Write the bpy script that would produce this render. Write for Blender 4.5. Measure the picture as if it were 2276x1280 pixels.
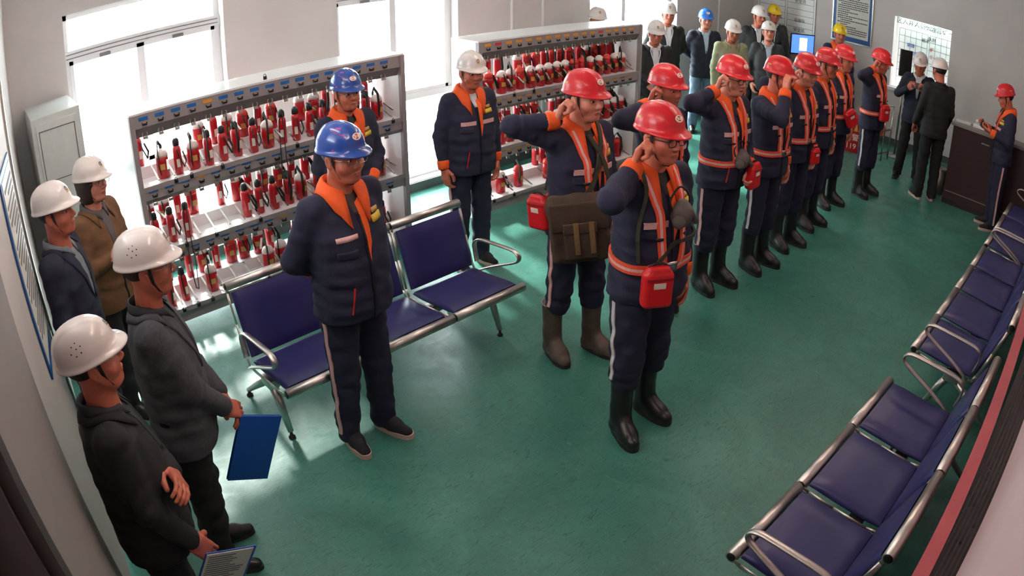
import bpy, bmesh, math, random
import numpy as np
from mathutils import Vector, Matrix

for o in list(bpy.data.objects): bpy.data.objects.remove(o)
SC = bpy.context.scene
COL = SC.collection

# ---------------------------------------------------------------- camera (wide security-camera lens)
W_PX, H_PX = 2276, 1280
CAM_Z, YAW, PITCH, ROLL = 2.692, math.radians(47.427), math.radians(27.792), math.radians(0.05)
F_PX, K3 = 1659.43, -0.09938                      # r = F*(theta + K3*theta^3), pixels
def cam_axes():
    cy, sy, cp, sp = math.cos(YAW), math.sin(YAW), math.cos(PITCH), math.sin(PITCH)
    f = Vector((-sy*cp, cy*cp, -sp)); r = Vector((cy, sy, 0)); u = r.cross(f)
    return r, u, f
def make_camera():
    cd = bpy.data.cameras.new('security_camera')
    cd.type = 'PANO'
    cd.sensor_fit = 'HORIZONTAL'; cd.sensor_width = 36.0; cd.sensor_height = 36.0*H_PX/W_PX
    th = np.linspace(0.01, 0.98, 200)
    r = F_PX*(th+K3*th**3)*36.0/W_PX
    A = np.stack([r, r**2, r**3, r**4], 1)
    k = np.linalg.lstsq(A, th, rcond=None)[0]
    c = cd
    c.panorama_type = 'FISHEYE_LENS_POLYNOMIAL'
    c.fisheye_fov = math.radians(150)
    c.fisheye_polynomial_k0 = 0.0
    c.fisheye_polynomial_k1 = -float(k[0]); c.fisheye_polynomial_k2 = -float(k[1])
    c.fisheye_polynomial_k3 = -float(k[2]); c.fisheye_polynomial_k4 = -float(k[3])
    cd.clip_start = 0.02; cd.clip_end = 200
    o = bpy.data.objects.new('security_camera', cd); COL.objects.link(o)
    r, u, f = cam_axes()
    o.matrix_world = Matrix(((r.x, u.x, -f.x, 0), (r.y, u.y, -f.y, 0), (r.z, u.z, -f.z, CAM_Z), (0, 0, 0, 1)))
    SC.camera = o
make_camera()

# ---------------------------------------------------------------- sky, exposure
SC.view_settings.view_transform = 'Standard'; SC.view_settings.look = 'None'
SC.view_settings.gamma = 1.0; SC.view_settings.use_curve_mapping = False
SC.view_settings.exposure = 0.6
SKY = 9.5
wd = bpy.data.worlds.new('overcast_sky'); SC.world = wd; wd.use_nodes = True
wd.node_tree.nodes['Background'].inputs[0].default_value = (0.90, 0.97, 1.0, 1)
wd.node_tree.nodes['Background'].inputs[1].default_value = SKY
def sun():
    l = bpy.data.lights.new('hazy_sun', 'SUN'); l.energy = 9.0; l.angle = math.radians(6); l.color = (1, .97, .92)
    o = bpy.data.objects.new('hazy_sun', l); COL.objects.link(o)
    d = Vector((0.80, -0.12, -0.62)).normalized()          # from the window side into the room
    o.rotation_euler = d.to_track_quat('-Z', 'Y').to_euler(); o.location = (-12, 8, 9)
sun()

# ---------------------------------------------------------------- helpers
def lin(c):
    out = []
    for v in c[:3]:
        v = v/255.0
        out.append(v/12.92 if v <= .04045 else ((v+.055)/1.055)**2.4)
    return (*out, 1.0)
MATS = {}
def mat(name, rgb, rough=.5, metal=0.0, noise=0.0, nscale=20.0, bump=0.0, bscale=60.0, emit=None, emit_s=0.0, coat=0.0, spec=.5, sheen=0.0, stretch=None):
    if name in MATS: return MATS[name]
    m = bpy.data.materials.new(name); m.use_nodes = True; nt = m.node_tree
    b = nt.nodes['Principled BSDF']
    b.inputs['Base Color'].default_value = lin(rgb); b.inputs['Roughness'].default_value = rough
    b.inputs['Metallic'].default_value = metal; b.inputs['Coat Weight'].default_value = coat
    b.inputs['Specular IOR Level'].default_value = spec; b.inputs['Sheen Weight'].default_value = sheen
    m.diffuse_color = lin(rgb)
    tc = None
    if noise or bump:
        tc = nt.nodes.new('ShaderNodeTexCoord'); src = tc.outputs['Object']
        if stretch:
            mp = nt.nodes.new('ShaderNodeMapping'); mp.inputs['Scale'].default_value = stretch
            nt.links.new(src, mp.inputs[0]); src = mp.outputs[0]
    if noise:
        n = nt.nodes.new('ShaderNodeTexNoise'); n.inputs['Scale'].default_value = nscale; n.inputs['Detail'].default_value = 5
        nt.links.new(src, n.inputs['Vector'])
        r = nt.nodes.new('ShaderNodeValToRGB'); l = lin(rgb)
        r.color_ramp.elements[0].position = .3; r.color_ramp.elements[1].position = .7
        r.color_ramp.elements[0].color = (*[x*(1-noise) for x in l[:3]], 1)
        r.color_ramp.elements[1].color = (*[min(1, x*(1+noise)) for x in l[:3]], 1)
        nt.links.new(n.outputs['Fac'], r.inputs[0]); nt.links.new(r.outputs[0], b.inputs['Base Color'])
    if bump:
        n2 = nt.nodes.new('ShaderNodeTexNoise'); n2.inputs['Scale'].default_value = bscale; n2.inputs['Detail'].default_value = 3
        nt.links.new(src, n2.inputs['Vector'])
        bp = nt.nodes.new('ShaderNodeBump'); bp.inputs['Strength'].default_value = bump; bp.inputs['Distance'].default_value = .01
        nt.links.new(n2.outputs['Fac'], bp.inputs['Height']); nt.links.new(bp.outputs[0], b.inputs['Normal'])
    if emit:
        b.inputs['Emission Color'].default_value = lin(emit); b.inputs['Emission Strength'].default_value = emit_s
    MATS[name] = m
    return m

def link(o, parent=None):
    COL.objects.link(o)
    if parent is not None: o.parent = parent
    return o
def tag(o, label=None, cat=None, group=None, kind=None):
    if label: o['label'] = label
    if cat: o['category'] = cat
    if group: o['group'] = group
    if kind: o['kind'] = kind
    return o
def empty(name, loc=(0, 0, 0), rz=0.0):
    o = bpy.data.objects.new(name, None); o.location = loc; o.rotation_euler = (0, 0, rz); o.empty_display_size = .1
    return link(o)
def obj(name, me, parent=None, m=None, loc=None, rot=None, smooth=False):
    if m is not None:
        me.materials.clear()
        for x in (m if isinstance(m, (list, tuple)) else [m]): me.materials.append(x)
    if smooth and len(me.polygons): me.polygons.foreach_set('use_smooth', [True]*len(me.polygons))
    o = bpy.data.objects.new(name, me); link(o, parent)
    if loc is not None: o.location = loc
    if rot is not None: o.rotation_euler = rot
    return o
def np_mesh(name, V, F, mi=None, smooth=True):
    """V (n,3), F (m,4) or (m,3) int arrays"""
    me = bpy.data.meshes.new(name); V = np.asarray(V, np.float32); F = np.asarray(F, np.int32)
    k = F.shape[1]
    me.vertices.add(len(V)); me.vertices.foreach_set('co', V.ravel())
    me.loops.add(F.size); me.loops.foreach_set('vertex_index', F.ravel())
    me.polygons.add(len(F)); me.polygons.foreach_set('loop_start', np.arange(0, F.size, k, dtype=np.int32))
    me.polygons.foreach_set('use_smooth', np.full(len(F), smooth))
    if mi is not None: me.polygons.foreach_set('material_index', np.asarray(mi, np.int32))
    me.update(calc_edges=True); me.validate()
    return me

class MB:
    """collects simple shapes into one mesh"""
    def __init__(s): s.v = []; s.f = []; s.mi = []; s.cur = 0; s.sm = []
    def _add(s, v, f, smooth=False):
        n = len(s.v); s.v += [tuple(p) for p in v]
        for q in f: s.f.append(tuple(i+n for i in q)); s.mi.append(s.cur); s.sm.append(smooth)
    def box(s, lo, hi, bev=0.0, M=None):
        x0, y0, z0 = lo; x1, y1, z1 = hi
        if bev <= 0:
            v = [(x, y, z) for z in (z0, z1) for x, y in ((x0, y0), (x1, y0), (x1, y1), (x0, y1))]
            f = [(3, 2, 1, 0), (4, 5, 6, 7), (0, 1, 5, 4), (1, 2, 6, 5), (2, 3, 7, 6), (3, 0, 4, 7)]
        else:
            b = min(bev, (x1-x0)*.49, (y1-y0)*.49, (z1-z0)*.49)
            v = []; f = []
            bm = bmesh.new(); bmesh.ops.create_cube(bm, size=1.0)
            for q in bm.verts: q.co = Vector(((x0+x1)/2+q.co.x*(x1-x0), (y0+y1)/2+q.co.y*(y1-y0), (z0+z1)/2+q.co.z*(z1-z0)))
            bmesh.ops.bevel(bm, geom=list(bm.edges), offset=b, segments=2, affect='EDGES', profile=.6)
            bm.verts.index_update()
            v = [q.co.copy() for q in bm.verts]; f = [[q.index for q in p.verts] for p in bm.faces]; bm.free()
        if M is not None: v = [M @ Vector(p) for p in v]
        s._add(v, f, bev > 0); return s
    def tube(s, pts, r, n=10, closed=False, caps=True, sx=1.0, up=None):
        """round (or flattened: sx) tube along points; r scalar or list"""
        P = [Vector(p) for p in pts]; m = len(P)
        R = list(r) if isinstance(r, (list, tuple)) else [r]*m
        rings = []; prevn = None
        for i in range(m):
            if closed: t = (P[(i+1) % m]-P[i-1])
            else: t = P[min(i+1, m-1)]-P[max(i-1, 0)]
            t.normalize()
            if prevn is None:
                a = Vector(up) if up is not None else (Vector((0, 0, 1)) if abs(t.z) < .9 else Vector((1, 0, 0)))
                nrm = (a - t*a.dot(t)).normalized()
            else: nrm = (prevn - t*prevn.dot(t)).normalized()
            prevn = nrm; bn = t.cross(nrm)
            rings.append([P[i]+(nrm*math.cos(a)*R[i]+bn*math.sin(a)*R[i]*sx) for a in [2*math.pi*k/n for k in range(n)]])
        v = [p for rg in rings for p in rg]; f = []
        for i in range(m if closed else m-1):
            a, b = i*n, ((i+1) % m)*n
            for k in range(n): f.append((a+k, a+(k+1) % n, b+(k+1) % n, b+k))
        if caps and not closed: f.append(tuple(range(n-1, -1, -1))); f.append(tuple((m-1)*n+k for k in range(n)))
        s._add(v, f, True); return s
    def lathe(s, prof, n=20, M=None, cap=True, sx=1.0, sy=1.0):
        v = []; f = []; m = len(prof)
        for (r, z) in prof:
            for k in range(n):
                a = 2*math.pi*k/n; v.append(Vector((r*math.cos(a)*sx, r*math.sin(a)*sy, z)))
        for i in range(m-1):
            for k in range(n): f.append((i*n+k, i*n+(k+1) % n, (i+1)*n+(k+1) % n, (i+1)*n+k))
        if cap: f.append(tuple(range(n-1, -1, -1))); f.append(tuple((m-1)*n+k for k in range(n)))
        if M is not None: v = [M @ p for p in v]
        s._add(v, f, True); return s
    def prism(s, poly, h0, h1, axis=2, M=None):
        """extrude a 2-D polygon along an axis"""
        def pt(a, b, h): return ((a, b, h), (a, h, b), (h, a, b))[2-axis if axis != 2 else 0] if axis != 0 else (h, a, b)
        n = len(poly); v = [pt(a, b, h0) for a, b in poly]+[pt(a, b, h1) for a, b in poly]
        f = [tuple(range(n-1, -1, -1)), tuple(range(n, 2*n))]+[(i, (i+1) % n, n+(i+1) % n, n+i) for i in range(n)]
        if M is not None: v = [M @ Vector(p) for p in v]
        s._add(v, f); return s
    def quad(s, a, b, c, d): s._add([a, b, c, d], [(0, 1, 2, 3)]); return s
    def mesh(s, name):
        me = bpy.data.meshes.new(name); me.from_pydata([tuple(p) for p in s.v], [], s.f)
        me.polygons.foreach_set('material_index', s.mi); me.polygons.foreach_set('use_smooth', s.sm)
        bm = bmesh.new(); bm.from_mesh(me); bmesh.ops.recalc_face_normals(bm, faces=bm.faces); bm.to_mesh(me); bm.free()
        me.update(); return me
    def build(s, name, m, parent=None, loc=None, rot=None):
        o = obj(name, s.mesh(name), parent, None, loc, rot)
        for x in (m if isinstance(m, (list, tuple)) else [m]): o.data.materials.append(x)
        if any(s.sm) and not all(s.sm): pass
        return o
def box(name, lo, hi, m, parent=None, bev=0.0):
    return MB().box(lo, hi, bev).build(name, m, parent)
def struct(o): o['kind'] = 'structure'; return o
def autosmooth(o, ang=40):
    md = o.modifiers.new('edge_split', 'EDGE_SPLIT'); md.split_angle = math.radians(ang)
    return o
# ================================================================ the room
XW, YF, XR, ZC = -6.05, 11.0, 0.165, 3.15        # window wall, far wall, right wall, ceiling
def floor_mat():
    m = bpy.data.materials.new('green_epoxy'); m.use_nodes = True; nt = m.node_tree; b = nt.nodes['Principled BSDF']
    N = nt.nodes.new; L = nt.links.new
    tc = N('ShaderNodeTexCoord')
    def noise(s, d, rough=.6, dist=0.0, vec=None):
        n = N('ShaderNodeTexNoise'); n.inputs['Scale'].default_value = s; n.inputs['Detail'].default_value = d
        n.inputs['Roughness'].default_value = rough; n.inputs['Distortion'].default_value = dist
        L(vec or tc.outputs['Object'], n.inputs['Vector']); return n.outputs['Fac']
    def ramp(f, stops):
        r = N('ShaderNodeValToRGB'); L(f, r.inputs[0]); e = r.color_ramp.elements
        e[0].position, e[0].color = stops[0][0], (*stops[0][1], 1)
        e[1].position, e[1].color = stops[-1][0], (*stops[-1][1], 1)
        for p, c in stops[1:-1]: q = e.new(p); q.color = (*c, 1)
        return r.outputs[0]
    big = noise(1.1, 6, .62, .8); mid = noise(6, 8, .7, 1.2)
    base = ramp(big, [(.28, (.030, .145, .110)), (.5, (.046, .200, .155)), (.72, (.075, .265, .210))])
    mp = N('ShaderNodeMapping'); mp.inputs['Scale'].default_value = (14, 3.2, 1); mp.inputs['Rotation'].default_value = (0, 0, .7)
    L(tc.outputs['Object'], mp.inputs[0])
    scr = noise(3.0, 9, .75, 2.5, mp.outputs[0])
    smask = ramp(scr, [(.52, (0, 0, 0)), (.64, (.75, .75, .75))])
    mx = N('ShaderNodeMix'); mx.data_type = 'RGBA'; L(smask, mx.inputs[0]); L(base, mx.inputs[6]); mx.inputs[7].default_value = (.018, .075, .060, 1)
    mp2 = N('ShaderNodeMapping'); mp2.inputs['Scale'].default_value = (3, 12, 1); mp2.inputs['Rotation'].default_value = (0, 0, -.5); L(tc.outputs['Object'], mp2.inputs[0])
    dust = ramp(noise(2.5, 9, .75, 2.0, mp2.outputs[0]), [(.56, (0, 0, 0)), (.72, (.65, .65, .65))])
    mx2 = N('ShaderNodeMix'); mx2.data_type = 'RGBA'; L(dust, mx2.inputs[0]); L(mx.outputs[2], mx2.inputs[6]); mx2.inputs[7].default_value = (.17, .30, .245, 1)
    brn = ramp(noise(.8, 5, .6, .3), [(.58, (0, 0, 0)), (.74, (.45, .45, .45))])
    mx3 = N('ShaderNodeMix'); mx3.data_type = 'RGBA'; L(brn, mx3.inputs[0]); L(mx2.outputs[2], mx3.inputs[6]); mx3.inputs[7].default_value = (.075, .115, .080, 1)
    L(mx3.outputs[2], b.inputs['Base Color'])
    rr = ramp(mid, [(.3, (.26, .26, .26)), (.7, (.50, .50, .50))]); L(rr, b.inputs['Roughness'])
    bp = N('ShaderNodeBump'); bp.inputs['Strength'].default_value = .12; bp.inputs['Distance'].default_value = .01; L(scr, bp.inputs['Height']); L(bp.outputs[0], b.inputs['Normal'])
    b.inputs['Specular IOR Level'].default_value = .5
    return m
M_FLOOR = floor_mat()
M_WALL = mat('grey_white_paint', (205, 198, 196), .75, noise=.05, nscale=2.0, bump=.05, bscale=90)
M_WALLR = mat('pinkish_white_paint', (205, 178, 180), .7, noise=.04, nscale=3, bump=.05, bscale=80)
M_PANEL = mat('grey_wall_panel', (186, 178, 174), .55, noise=.04, nscale=3)
M_PVC = mat('white_pvc', (222, 222, 224), .35)
M_PVCD = mat('white_pvc_groove', (120, 122, 126), .5)
M_BASE = mat('dark_skirting', (74, 80, 80), .5)
M_DARK = mat('dark_brown_frame', (52, 42, 38), .45, noise=.15, nscale=30)
M_STEEL = mat('brushed_steel', (200, 196, 190), .25, metal=1.0, noise=.06, nscale=40, stretch=(1, 12, 1))
M_STEEL2 = mat('dull_steel', (168, 160, 152), .38, metal=.9, noise=.08, nscale=30)
M_BLACK = mat('black_plastic', (26, 26, 28), .45)
M_WHITE = mat('white_enamel', (232, 232, 232), .4)
def glass_mat():
    m = bpy.data.materials.new('window_glass'); m.use_nodes = True; nt = m.node_tree
    nt.nodes.remove(nt.nodes['Principled BSDF']); out = nt.nodes['Material Output']
    t = nt.nodes.new('ShaderNodeBsdfTransparent'); t.inputs[0].default_value = (.95, .98, .97, 1)
    g = nt.nodes.new('ShaderNodeBsdfGlossy'); g.inputs['Roughness'].default_value = .03
    mx = nt.nodes.new('ShaderNodeMixShader'); mx.inputs[0].default_value = .06
    nt.links.new(t.outputs[0], mx.inputs[1]); nt.links.new(g.outputs[0], mx.inputs[2]); nt.links.new(mx.outputs[0], out.inputs[0])
    return m
M_GLASS = glass_mat()

fl = struct(box('floor', (-6.4, -1.2, -.12), (.6, YF+.3, 0), M_FLOOR))
struct(box('ceiling', (-6.4, -1.2, ZC), (.6, YF+.3, ZC+.12), mat('ceiling_white', (225, 222, 218), .9)))
# --- window wall: piers, lintel, plinth as one wall, the windows set in it
WIN = [(0.75, 2.23), (3.37, 4.80), (6.85, 8.72)]
ZB, ZT = .10, 2.49
wb = MB(); edges = [-.2]+[v for w in WIN for v in w]+[YF+.2]
for i in range(0, len(edges), 2): wb.box((XW-.28, edges[i], 0), (XW, edges[i+1], ZC))
for a, b_ in WIN:
    wb.box((XW-.28, a, 0), (XW, b_, ZB)); wb.box((XW-.28, a, ZT), (XW, b_, ZC))
wall_w = struct(wb.build('wall_window_side', M_WALL))
for i, (a, b_) in enumerate(WIN):
    f = MB(); x0, x1 = XW-.20, XW-.13; t = .05
    f.box((x0, a, ZB), (x1, a+t, ZT)); f.box((x0, b_-t, ZB), (x1, b_, ZT)); f.box((x0, a, ZB), (x1, b_, ZB+t)); f.box((x0, a, ZT-t), (x1, b_, ZT))
    mids = {0: [1.47], 1: [4.07], 2: [7.65]}[i]
    for y in mids: f.box((x0, y-.03, ZB), (x1, y+.03, 2.12))
    f.box((x0-.01, a, .96), (x1+.015, b_, 1.03)); f.box((x0-.01, a, 2.08), (x1+.02, b_, 2.17))
    for z in (2.10, 2.135): f.cur = 1; f.box((x1+.02, a+.02, z), (x1+.024, b_-.02, z+.008)); f.cur = 0
    w = struct(f.build('window_%d' % (i+1), [M_PVC, M_PVCD]))
    ys = [a+t]+mids+[b_-t]
    for j in range(len(ys)-1):
        for (z0, z1) in ((ZB+t, .96), (1.03, 2.08), (2.17, ZT-t)):
            box('pane', (x0+.03, ys[j]+.0, z0), (x0+.036, ys[j+1], z1), M_GLASS, w)
        # sash rail with two little latches
        s = MB(); y0, y1 = ys[j], ys[j+1]
        for (yy0, yy1, zz0, zz1) in ((y0, y0+.035, 1.03, 2.08), (y1-.035, y1, 1.03, 2.08), (y0, y1, 1.03, 1.065), (y0, y1, 2.045, 2.08)): s.box((x1-.03, yy0, zz0), (x1+.01, yy1, zz1))
        so = s.build('sash', M_PVC, w)
        box('latch', (x1+.01, (y0+y1)/2-.05, 2.05), (x1+.03, (y0+y1)/2+.05, 2.075), M_PVCD, w)
for k, y in enumerate((5.55, 6.03, 9.86)):      # vertical joint covers on the piers
    struct(box('trim_%d' % (k+1), (XW, y-.012, .1), (XW+.012, y+.012, ZC), M_WHITE))
struct(MB().box((XW, 2.23, 0), (XW+.02, 3.37, .10)).box((XW, -.1, 0), (XW+.02, .75, .10)).box((XW, 4.80, 0), (XW+.02, 6.85, .10)).box((XW, 8.72, 0), (XW+.02, YF, .10)).box((XW, .75, 0), (XW+.02, 2.23, .095)).box((XW, 3.37, 0), (XW+.02, 4.8, .095)).box((XW, 6.85, 0), (XW+.02, 8.72, .095)).build('baseboard_window_side', M_BASE))
# --- far wall with the service opening
OX0, OX1, OZ0, OZ1 = -3.47, -2.48, .92, 2.05
struct(MB().box((-6.4, YF, 0), (OX0, YF+.12, ZC)).box((OX1, YF, 0), (.6, YF+.12, ZC)).box((OX0, YF, 0), (OX1, YF+.12, OZ0)).box((OX0, YF, OZ1), (OX1, YF+.12, ZC)).build('wall_far', M_WALL))
struct(MB().box((-6.05, YF-.015, 0), (.1, YF, .10)).build('baseboard_far', M_BASE))
# --- right wall: white above, dark sill with window tracks and a nosing in one pinkish-red tone below
struct(box('wall_right', (.10, -1.2, .93), (.45, YF+.3, ZC), M_WALLR))
struct(box('wall_right_lower', (-.02, -1.2, 0), (.45, YF+.0, .88), mat('lower_wall_grey', (92, 88, 86), .6, noise=.08)))
M_SILL = mat('dark_stone', (48, 40, 42), .22, noise=.25, nscale=14)
sill = struct(box('trim_4', (-.035, -1.2, .88), (.45, YF-.02, .925), M_SILL))
for i in range(5): box('window_track', (.0+i*.02, -1.2, .925), (.007+i*.02, YF-.03, .934), M_DARK, sill)
rl = MB(); A_, B_ = Vector((.075, .0, 0)), Vector((-.095, 4.4, 0)); w_ = Vector((-.062, 0, 0))
rl._add([(p.x, p.y, z) for z in (.90, .945) for p in (A_+w_, A_, B_, B_+w_)], [(3, 2, 1, 0), (4, 5, 6, 7), (0, 1, 5, 4), (1, 2, 6, 5), (2, 3, 7, 6), (3, 0, 4, 7)])
struct(rl.build('trim_5', mat('pinkish_red_rail', (196, 92, 100), .28, noise=.06, nscale=6, coat=.3)))
# --- near end wall: runs from the window wall to the camera's pillar
def slab(p, q, z0, z1, th):
    p, q = Vector((*p, 0)), Vector((*q, 0)); d = (q-p).normalized(); n = Vector((d.y, -d.x, 0))   # away from the room
    if n.y > 0: n = -n
    v = [p, q, q+n*th, p+n*th]
    return [(a.x, a.y, z0) for a in v]+[(a.x, a.y, z1) for a in v]
def slab_obj(name, p, q, z0, z1, th, m, parent=None):
    b = MB(); b._add(slab(p, q, z0, z1, th), [(3, 2, 1, 0), (4, 5, 6, 7), (0, 1, 5, 4), (1, 2, 6, 5), (2, 3, 7, 6), (3, 0, 4, 7)])
    return b.build(name, m, parent)
struct(slab_obj('wall_near', (-6.2, .21), (-3.62, .05), 0, ZC, .2, M_WALL))
struct(slab_obj('wall_near_pillar', (-2.2, -.075), (-.86, -.125), 0, ZC, .3, mat('grey_pillar_panel', (128, 120, 117), .6, noise=.06, nscale=3)))
struct(box('wall_behind_camera', (-2.2, -1.2, 0), (.5, -1.05, ZC), mat('dark_corner', (60, 56, 55), .8)))
# open door leaf with the posted notice, its frame strip and lever handle
dr = struct(slab_obj('door_1', (-3.62, .07), (-2.22, -.12), .02, 2.35, .05, M_PANEL))
dd = (Vector((-2.22, -.12, 0))-Vector((-3.62, .07, 0))).normalized(); dn = Vector((-dd.y, dd.x, 0))
if dn.y < 0: dn = -dn
def on_door(u, off=0.0): return Vector((-3.62, .07, 0))+dd*u+dn*off
def door_box(name, u0, u1, z0, z1, o0, o1, m, parent):
    b = MB(); a = [on_door(u0, o0), on_door(u1, o0), on_door(u1, o1), on_door(u0, o1)]
    b._add([(p.x, p.y, z0) for p in a]+[(p.x, p.y, z1) for p in a], [(3, 2, 1, 0), (4, 5, 6, 7), (0, 1, 5, 4), (1, 2, 6, 5), (2, 3, 7, 6), (3, 0, 4, 7)])
    return b.build(name, m, parent)
door_box('edge_strip', -.03, .0, .02, 2.35, -.05, .012, M_STEEL, dr)
hb = door_box('handle_plate', .05, .08, .92, 1.04, .0, .006, M_STEEL, dr)
hp = MB(); p0 = on_door(.065, .006); p1 = on_door(.065, .05); p2 = on_door(.18, .055)
hp.tube([(p0.x, p0.y, .99), (p1.x, p1.y, .99), (p2.x, p2.y, .985)], .009, 8); hp.build('handle', M_STEEL, dr)
struct(MB().box((-.86, -.30, 0), (-.78, -.11, ZC)).box((-.76, -.30, 0), (-.74, -.13, ZC)).build('trim_6', M_DARK))
struct(box('trim_7', (-.64, -.36, 0), (-.60, -.2, ZC), mat('pale_conduit', (150, 146, 140), .5)))
# ceiling lights (out of the picture, they give the warm light from inside)
LE = mat('lamp_tube', (255, 236, 222), .4, emit=(255, 226, 212), emit_s=20.0)
def ceiling_lights():
    proto = None; k = 0
    for x in (-1.6, -3.4):
        for y in (1.2, 4.0, 6.8):
            if proto is None:
                t = empty('ceiling_light', (x, y, ZC-.06))
                MB().box((-.62, -.09, .02), (.62, .09, .06)).build('lamp_body', M_WHITE, t)
                for s in (-.045, .045): MB().tube([(-.6, s, .005), (.6, s, .005)], .015, 8).build('lamp_tube', LE, t)
                proto = t
            else:
                t = proto.copy(); COL.objects.link(t); t.location = (x, y, ZC-.06)
                for c in list(proto.children): d = c.copy(); COL.objects.link(d); d.parent = t
            tag(t, 'twin fluorescent ceiling light above %s, %s' % ('the wall benches' if x > -2 else 'the standing people', {1.2: 'by the door end', 4.0: 'in mid room', 6.8: 'by the counter end'}[y]), 'ceiling light', 'ceiling lights')
ceiling_lights()
# ================================================================ people: implicit surfaces turned into meshes
class Field:
    def __init__(s, lo, hi, h):
        s.lo = np.array(lo, float); s.h = h
        s.n = np.ceil((np.array(hi, float)-s.lo)/h).astype(int)+1
        s.f = np.full(s.n, 9.0, np.float32)
    def sub_box(s, lo, hi):
        a = np.clip(np.floor((np.array(lo)-s.lo)/s.h).astype(int), 0, s.n); b = np.clip(np.ceil((np.array(hi)-s.lo)/s.h).astype(int)+1, 0, s.n)
        sl = tuple(slice(i, j) for i, j in zip(a, b))
        ax = [s.lo[i]+s.h*np.arange(a[i], b[i]) for i in range(3)]
        return sl, ax[0][:, None, None], ax[1][None, :, None], ax[2][None, None, :]
    def put(s, fn, lo, hi, k=.01, sub=False):
        pad = k+2*s.h
        sl, X, Y, Z = s.sub_box(np.array(lo)-pad, np.array(hi)+pad)
        a = s.f[sl]
        if a.size == 0: return
        d = fn(X, Y, Z)
        if sub:
            d = -d; h = np.clip(.5-.5*(a-d)/k, 0, 1); s.f[sl] = a*(1-h)+d*h+k*h*(1-h)
        else:
            h = np.clip(.5+.5*(a-d)/k, 0, 1); s.f[sl] = a*(1-h)+d*h-k*h*(1-h)
    def cone(s, p0, p1, r0, r1, k=.01, wr=None, sub=False):
        p0 = np.array(p0, float); p1 = np.array(p1, float); ax = p1-p0; L2 = float(ax@ax)+1e-9; R = max(r0, r1)
        def fn(X, Y, Z):
            t = np.clip(((X-p0[0])*ax[0]+(Y-p0[1])*ax[1]+(Z-p0[2])*ax[2])/L2, 0, 1)
            d = np.sqrt((X-p0[0]-t*ax[0])**2+(Y-p0[1]-t*ax[1])**2+(Z-p0[2]-t*ax[2])**2)-(r0+(r1-r0)*t)
            if wr is not None: d = d+wr(X, Y, Z, t)
            return d
        s.put(fn, np.minimum(p0, p1)-R-.01, np.maximum(p0, p1)+R+.01, k, sub)
    def ell(s, c, r, k=.01, sub=False, R=None):
        c = np.array(c, float); r = np.array(r, float); m = r.max()
        def fn(X, Y, Z):
            x, y, z = X-c[0], Y-c[1], Z-c[2]
            if R is not None: x, y, z = R[0][0]*x+R[0][1]*y+R[0][2]*z, R[1][0]*x+R[1][1]*y+R[1][2]*z, R[2][0]*x+R[2][1]*y+R[2][2]*z
            k0 = np.sqrt((x/r[0])**2+(y/r[1])**2+(z/r[2])**2); k1 = np.sqrt((x/r[0]**2)**2+(y/r[1]**2)**2+(z/r[2]**2)**2)+1e-9
            return k0*(k0-1)/k1
        s.put(fn, c-m, c+m, k, sub)
    def rbox(s, c, hs, rad, k=.01, R=None):
        c = np.array(c, float); hs = np.array(hs, float); m = np.linalg.norm(hs)
        def fn(X, Y, Z):
            x, y, z = X-c[0], Y-c[1], Z-c[2]
            if R is not None: x, y, z = R[0][0]*x+R[0][1]*y+R[0][2]*z, R[1][0]*x+R[1][1]*y+R[1][2]*z, R[2][0]*x+R[2][1]*y+R[2][2]*z
            qx, qy, qz = np.abs(x)-hs[0]+rad, np.abs(y)-hs[1]+rad, np.abs(z)-hs[2]+rad
            return np.sqrt(np.maximum(qx, 0)**2+np.maximum(qy, 0)**2+np.maximum(qz, 0)**2)+np.minimum(np.maximum(np.maximum(qx, qy), qz), 0)-rad
        s.put(fn, c-m, c+m, k)
    def prof(s, zs, a, b, cx, k=.01, n=2.5, wr=None):
        """column with half-width a(z) across, half-depth b(z), centre cx(z)"""
        A = max(a)+.05; B = max(b)+max(abs(c) for c in cx)+.05
        def fn(X, Y, Z):
            z = Z[0, 0]; aa = np.interp(z, zs, a)[None, None, :]; bb = np.interp(z, zs, b)[None, None, :]; cc = np.interp(z, zs, cx)[None, None, :]
            d = ((np.abs((X-cc)/bb)**n+np.abs(Y/aa)**n)**(1/n)-1)*np.minimum(aa, bb)
            if wr is not None: d = d+wr(X, Y, Z)
            return np.maximum(np.maximum(d, zs[0]-Z), Z-zs[-1])
        s.put(fn, (-B, -A, zs[0]), (B, A, zs[-1]), k)
    def cut(s, fn):
        sl, X, Y, Z = s.sub_box(s.lo, s.lo+s.h*(s.n-1)); s.f = np.maximum(s.f, fn(X, Y, Z)).astype(np.float32)
    def sample(s, P):
        q = (P-s.lo)/s.h; q = np.clip(q, 0, s.n-1.001); i = q.astype(int); t = q-i
        out = 0
        for dx in (0, 1):
            for dy in (0, 1):
                for dz in (0, 1):
                    w = (t[..., 0] if dx else 1-t[..., 0])*(t[..., 1] if dy else 1-t[..., 1])*(t[..., 2] if dz else 1-t[..., 2])
                    out = out+w*s.f[i[..., 0]+dx, i[..., 1]+dy, i[..., 2]+dz]
        return out
    def march(s, O, D, tmax, off=0.0, n=90):
        """first point on rays O+t*D where the field falls to off"""
        O = np.asarray(O, float); D = np.asarray(D, float)
        t = np.linspace(0, 1, n)[None, :]*np.asarray(tmax, float).reshape(-1, 1)
        P = O[:, None, :]+D[:, None, :]*t[..., None]
        v = s.sample(P)-off; neg = v < 0
        i = np.argmax(neg, 1); hit = neg.any(1); i = np.where(hit, np.maximum(i, 1), n-1)
        r = np.arange(len(O)); v0, v1 = v[r, i-1], v[r, i]
        w = np.where(hit, np.clip(v0/(v0-v1+1e-9), 0, 1), 1.0)
        tt = t[r, i-1]+(t[r, i]-t[r, i-1])*w
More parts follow.
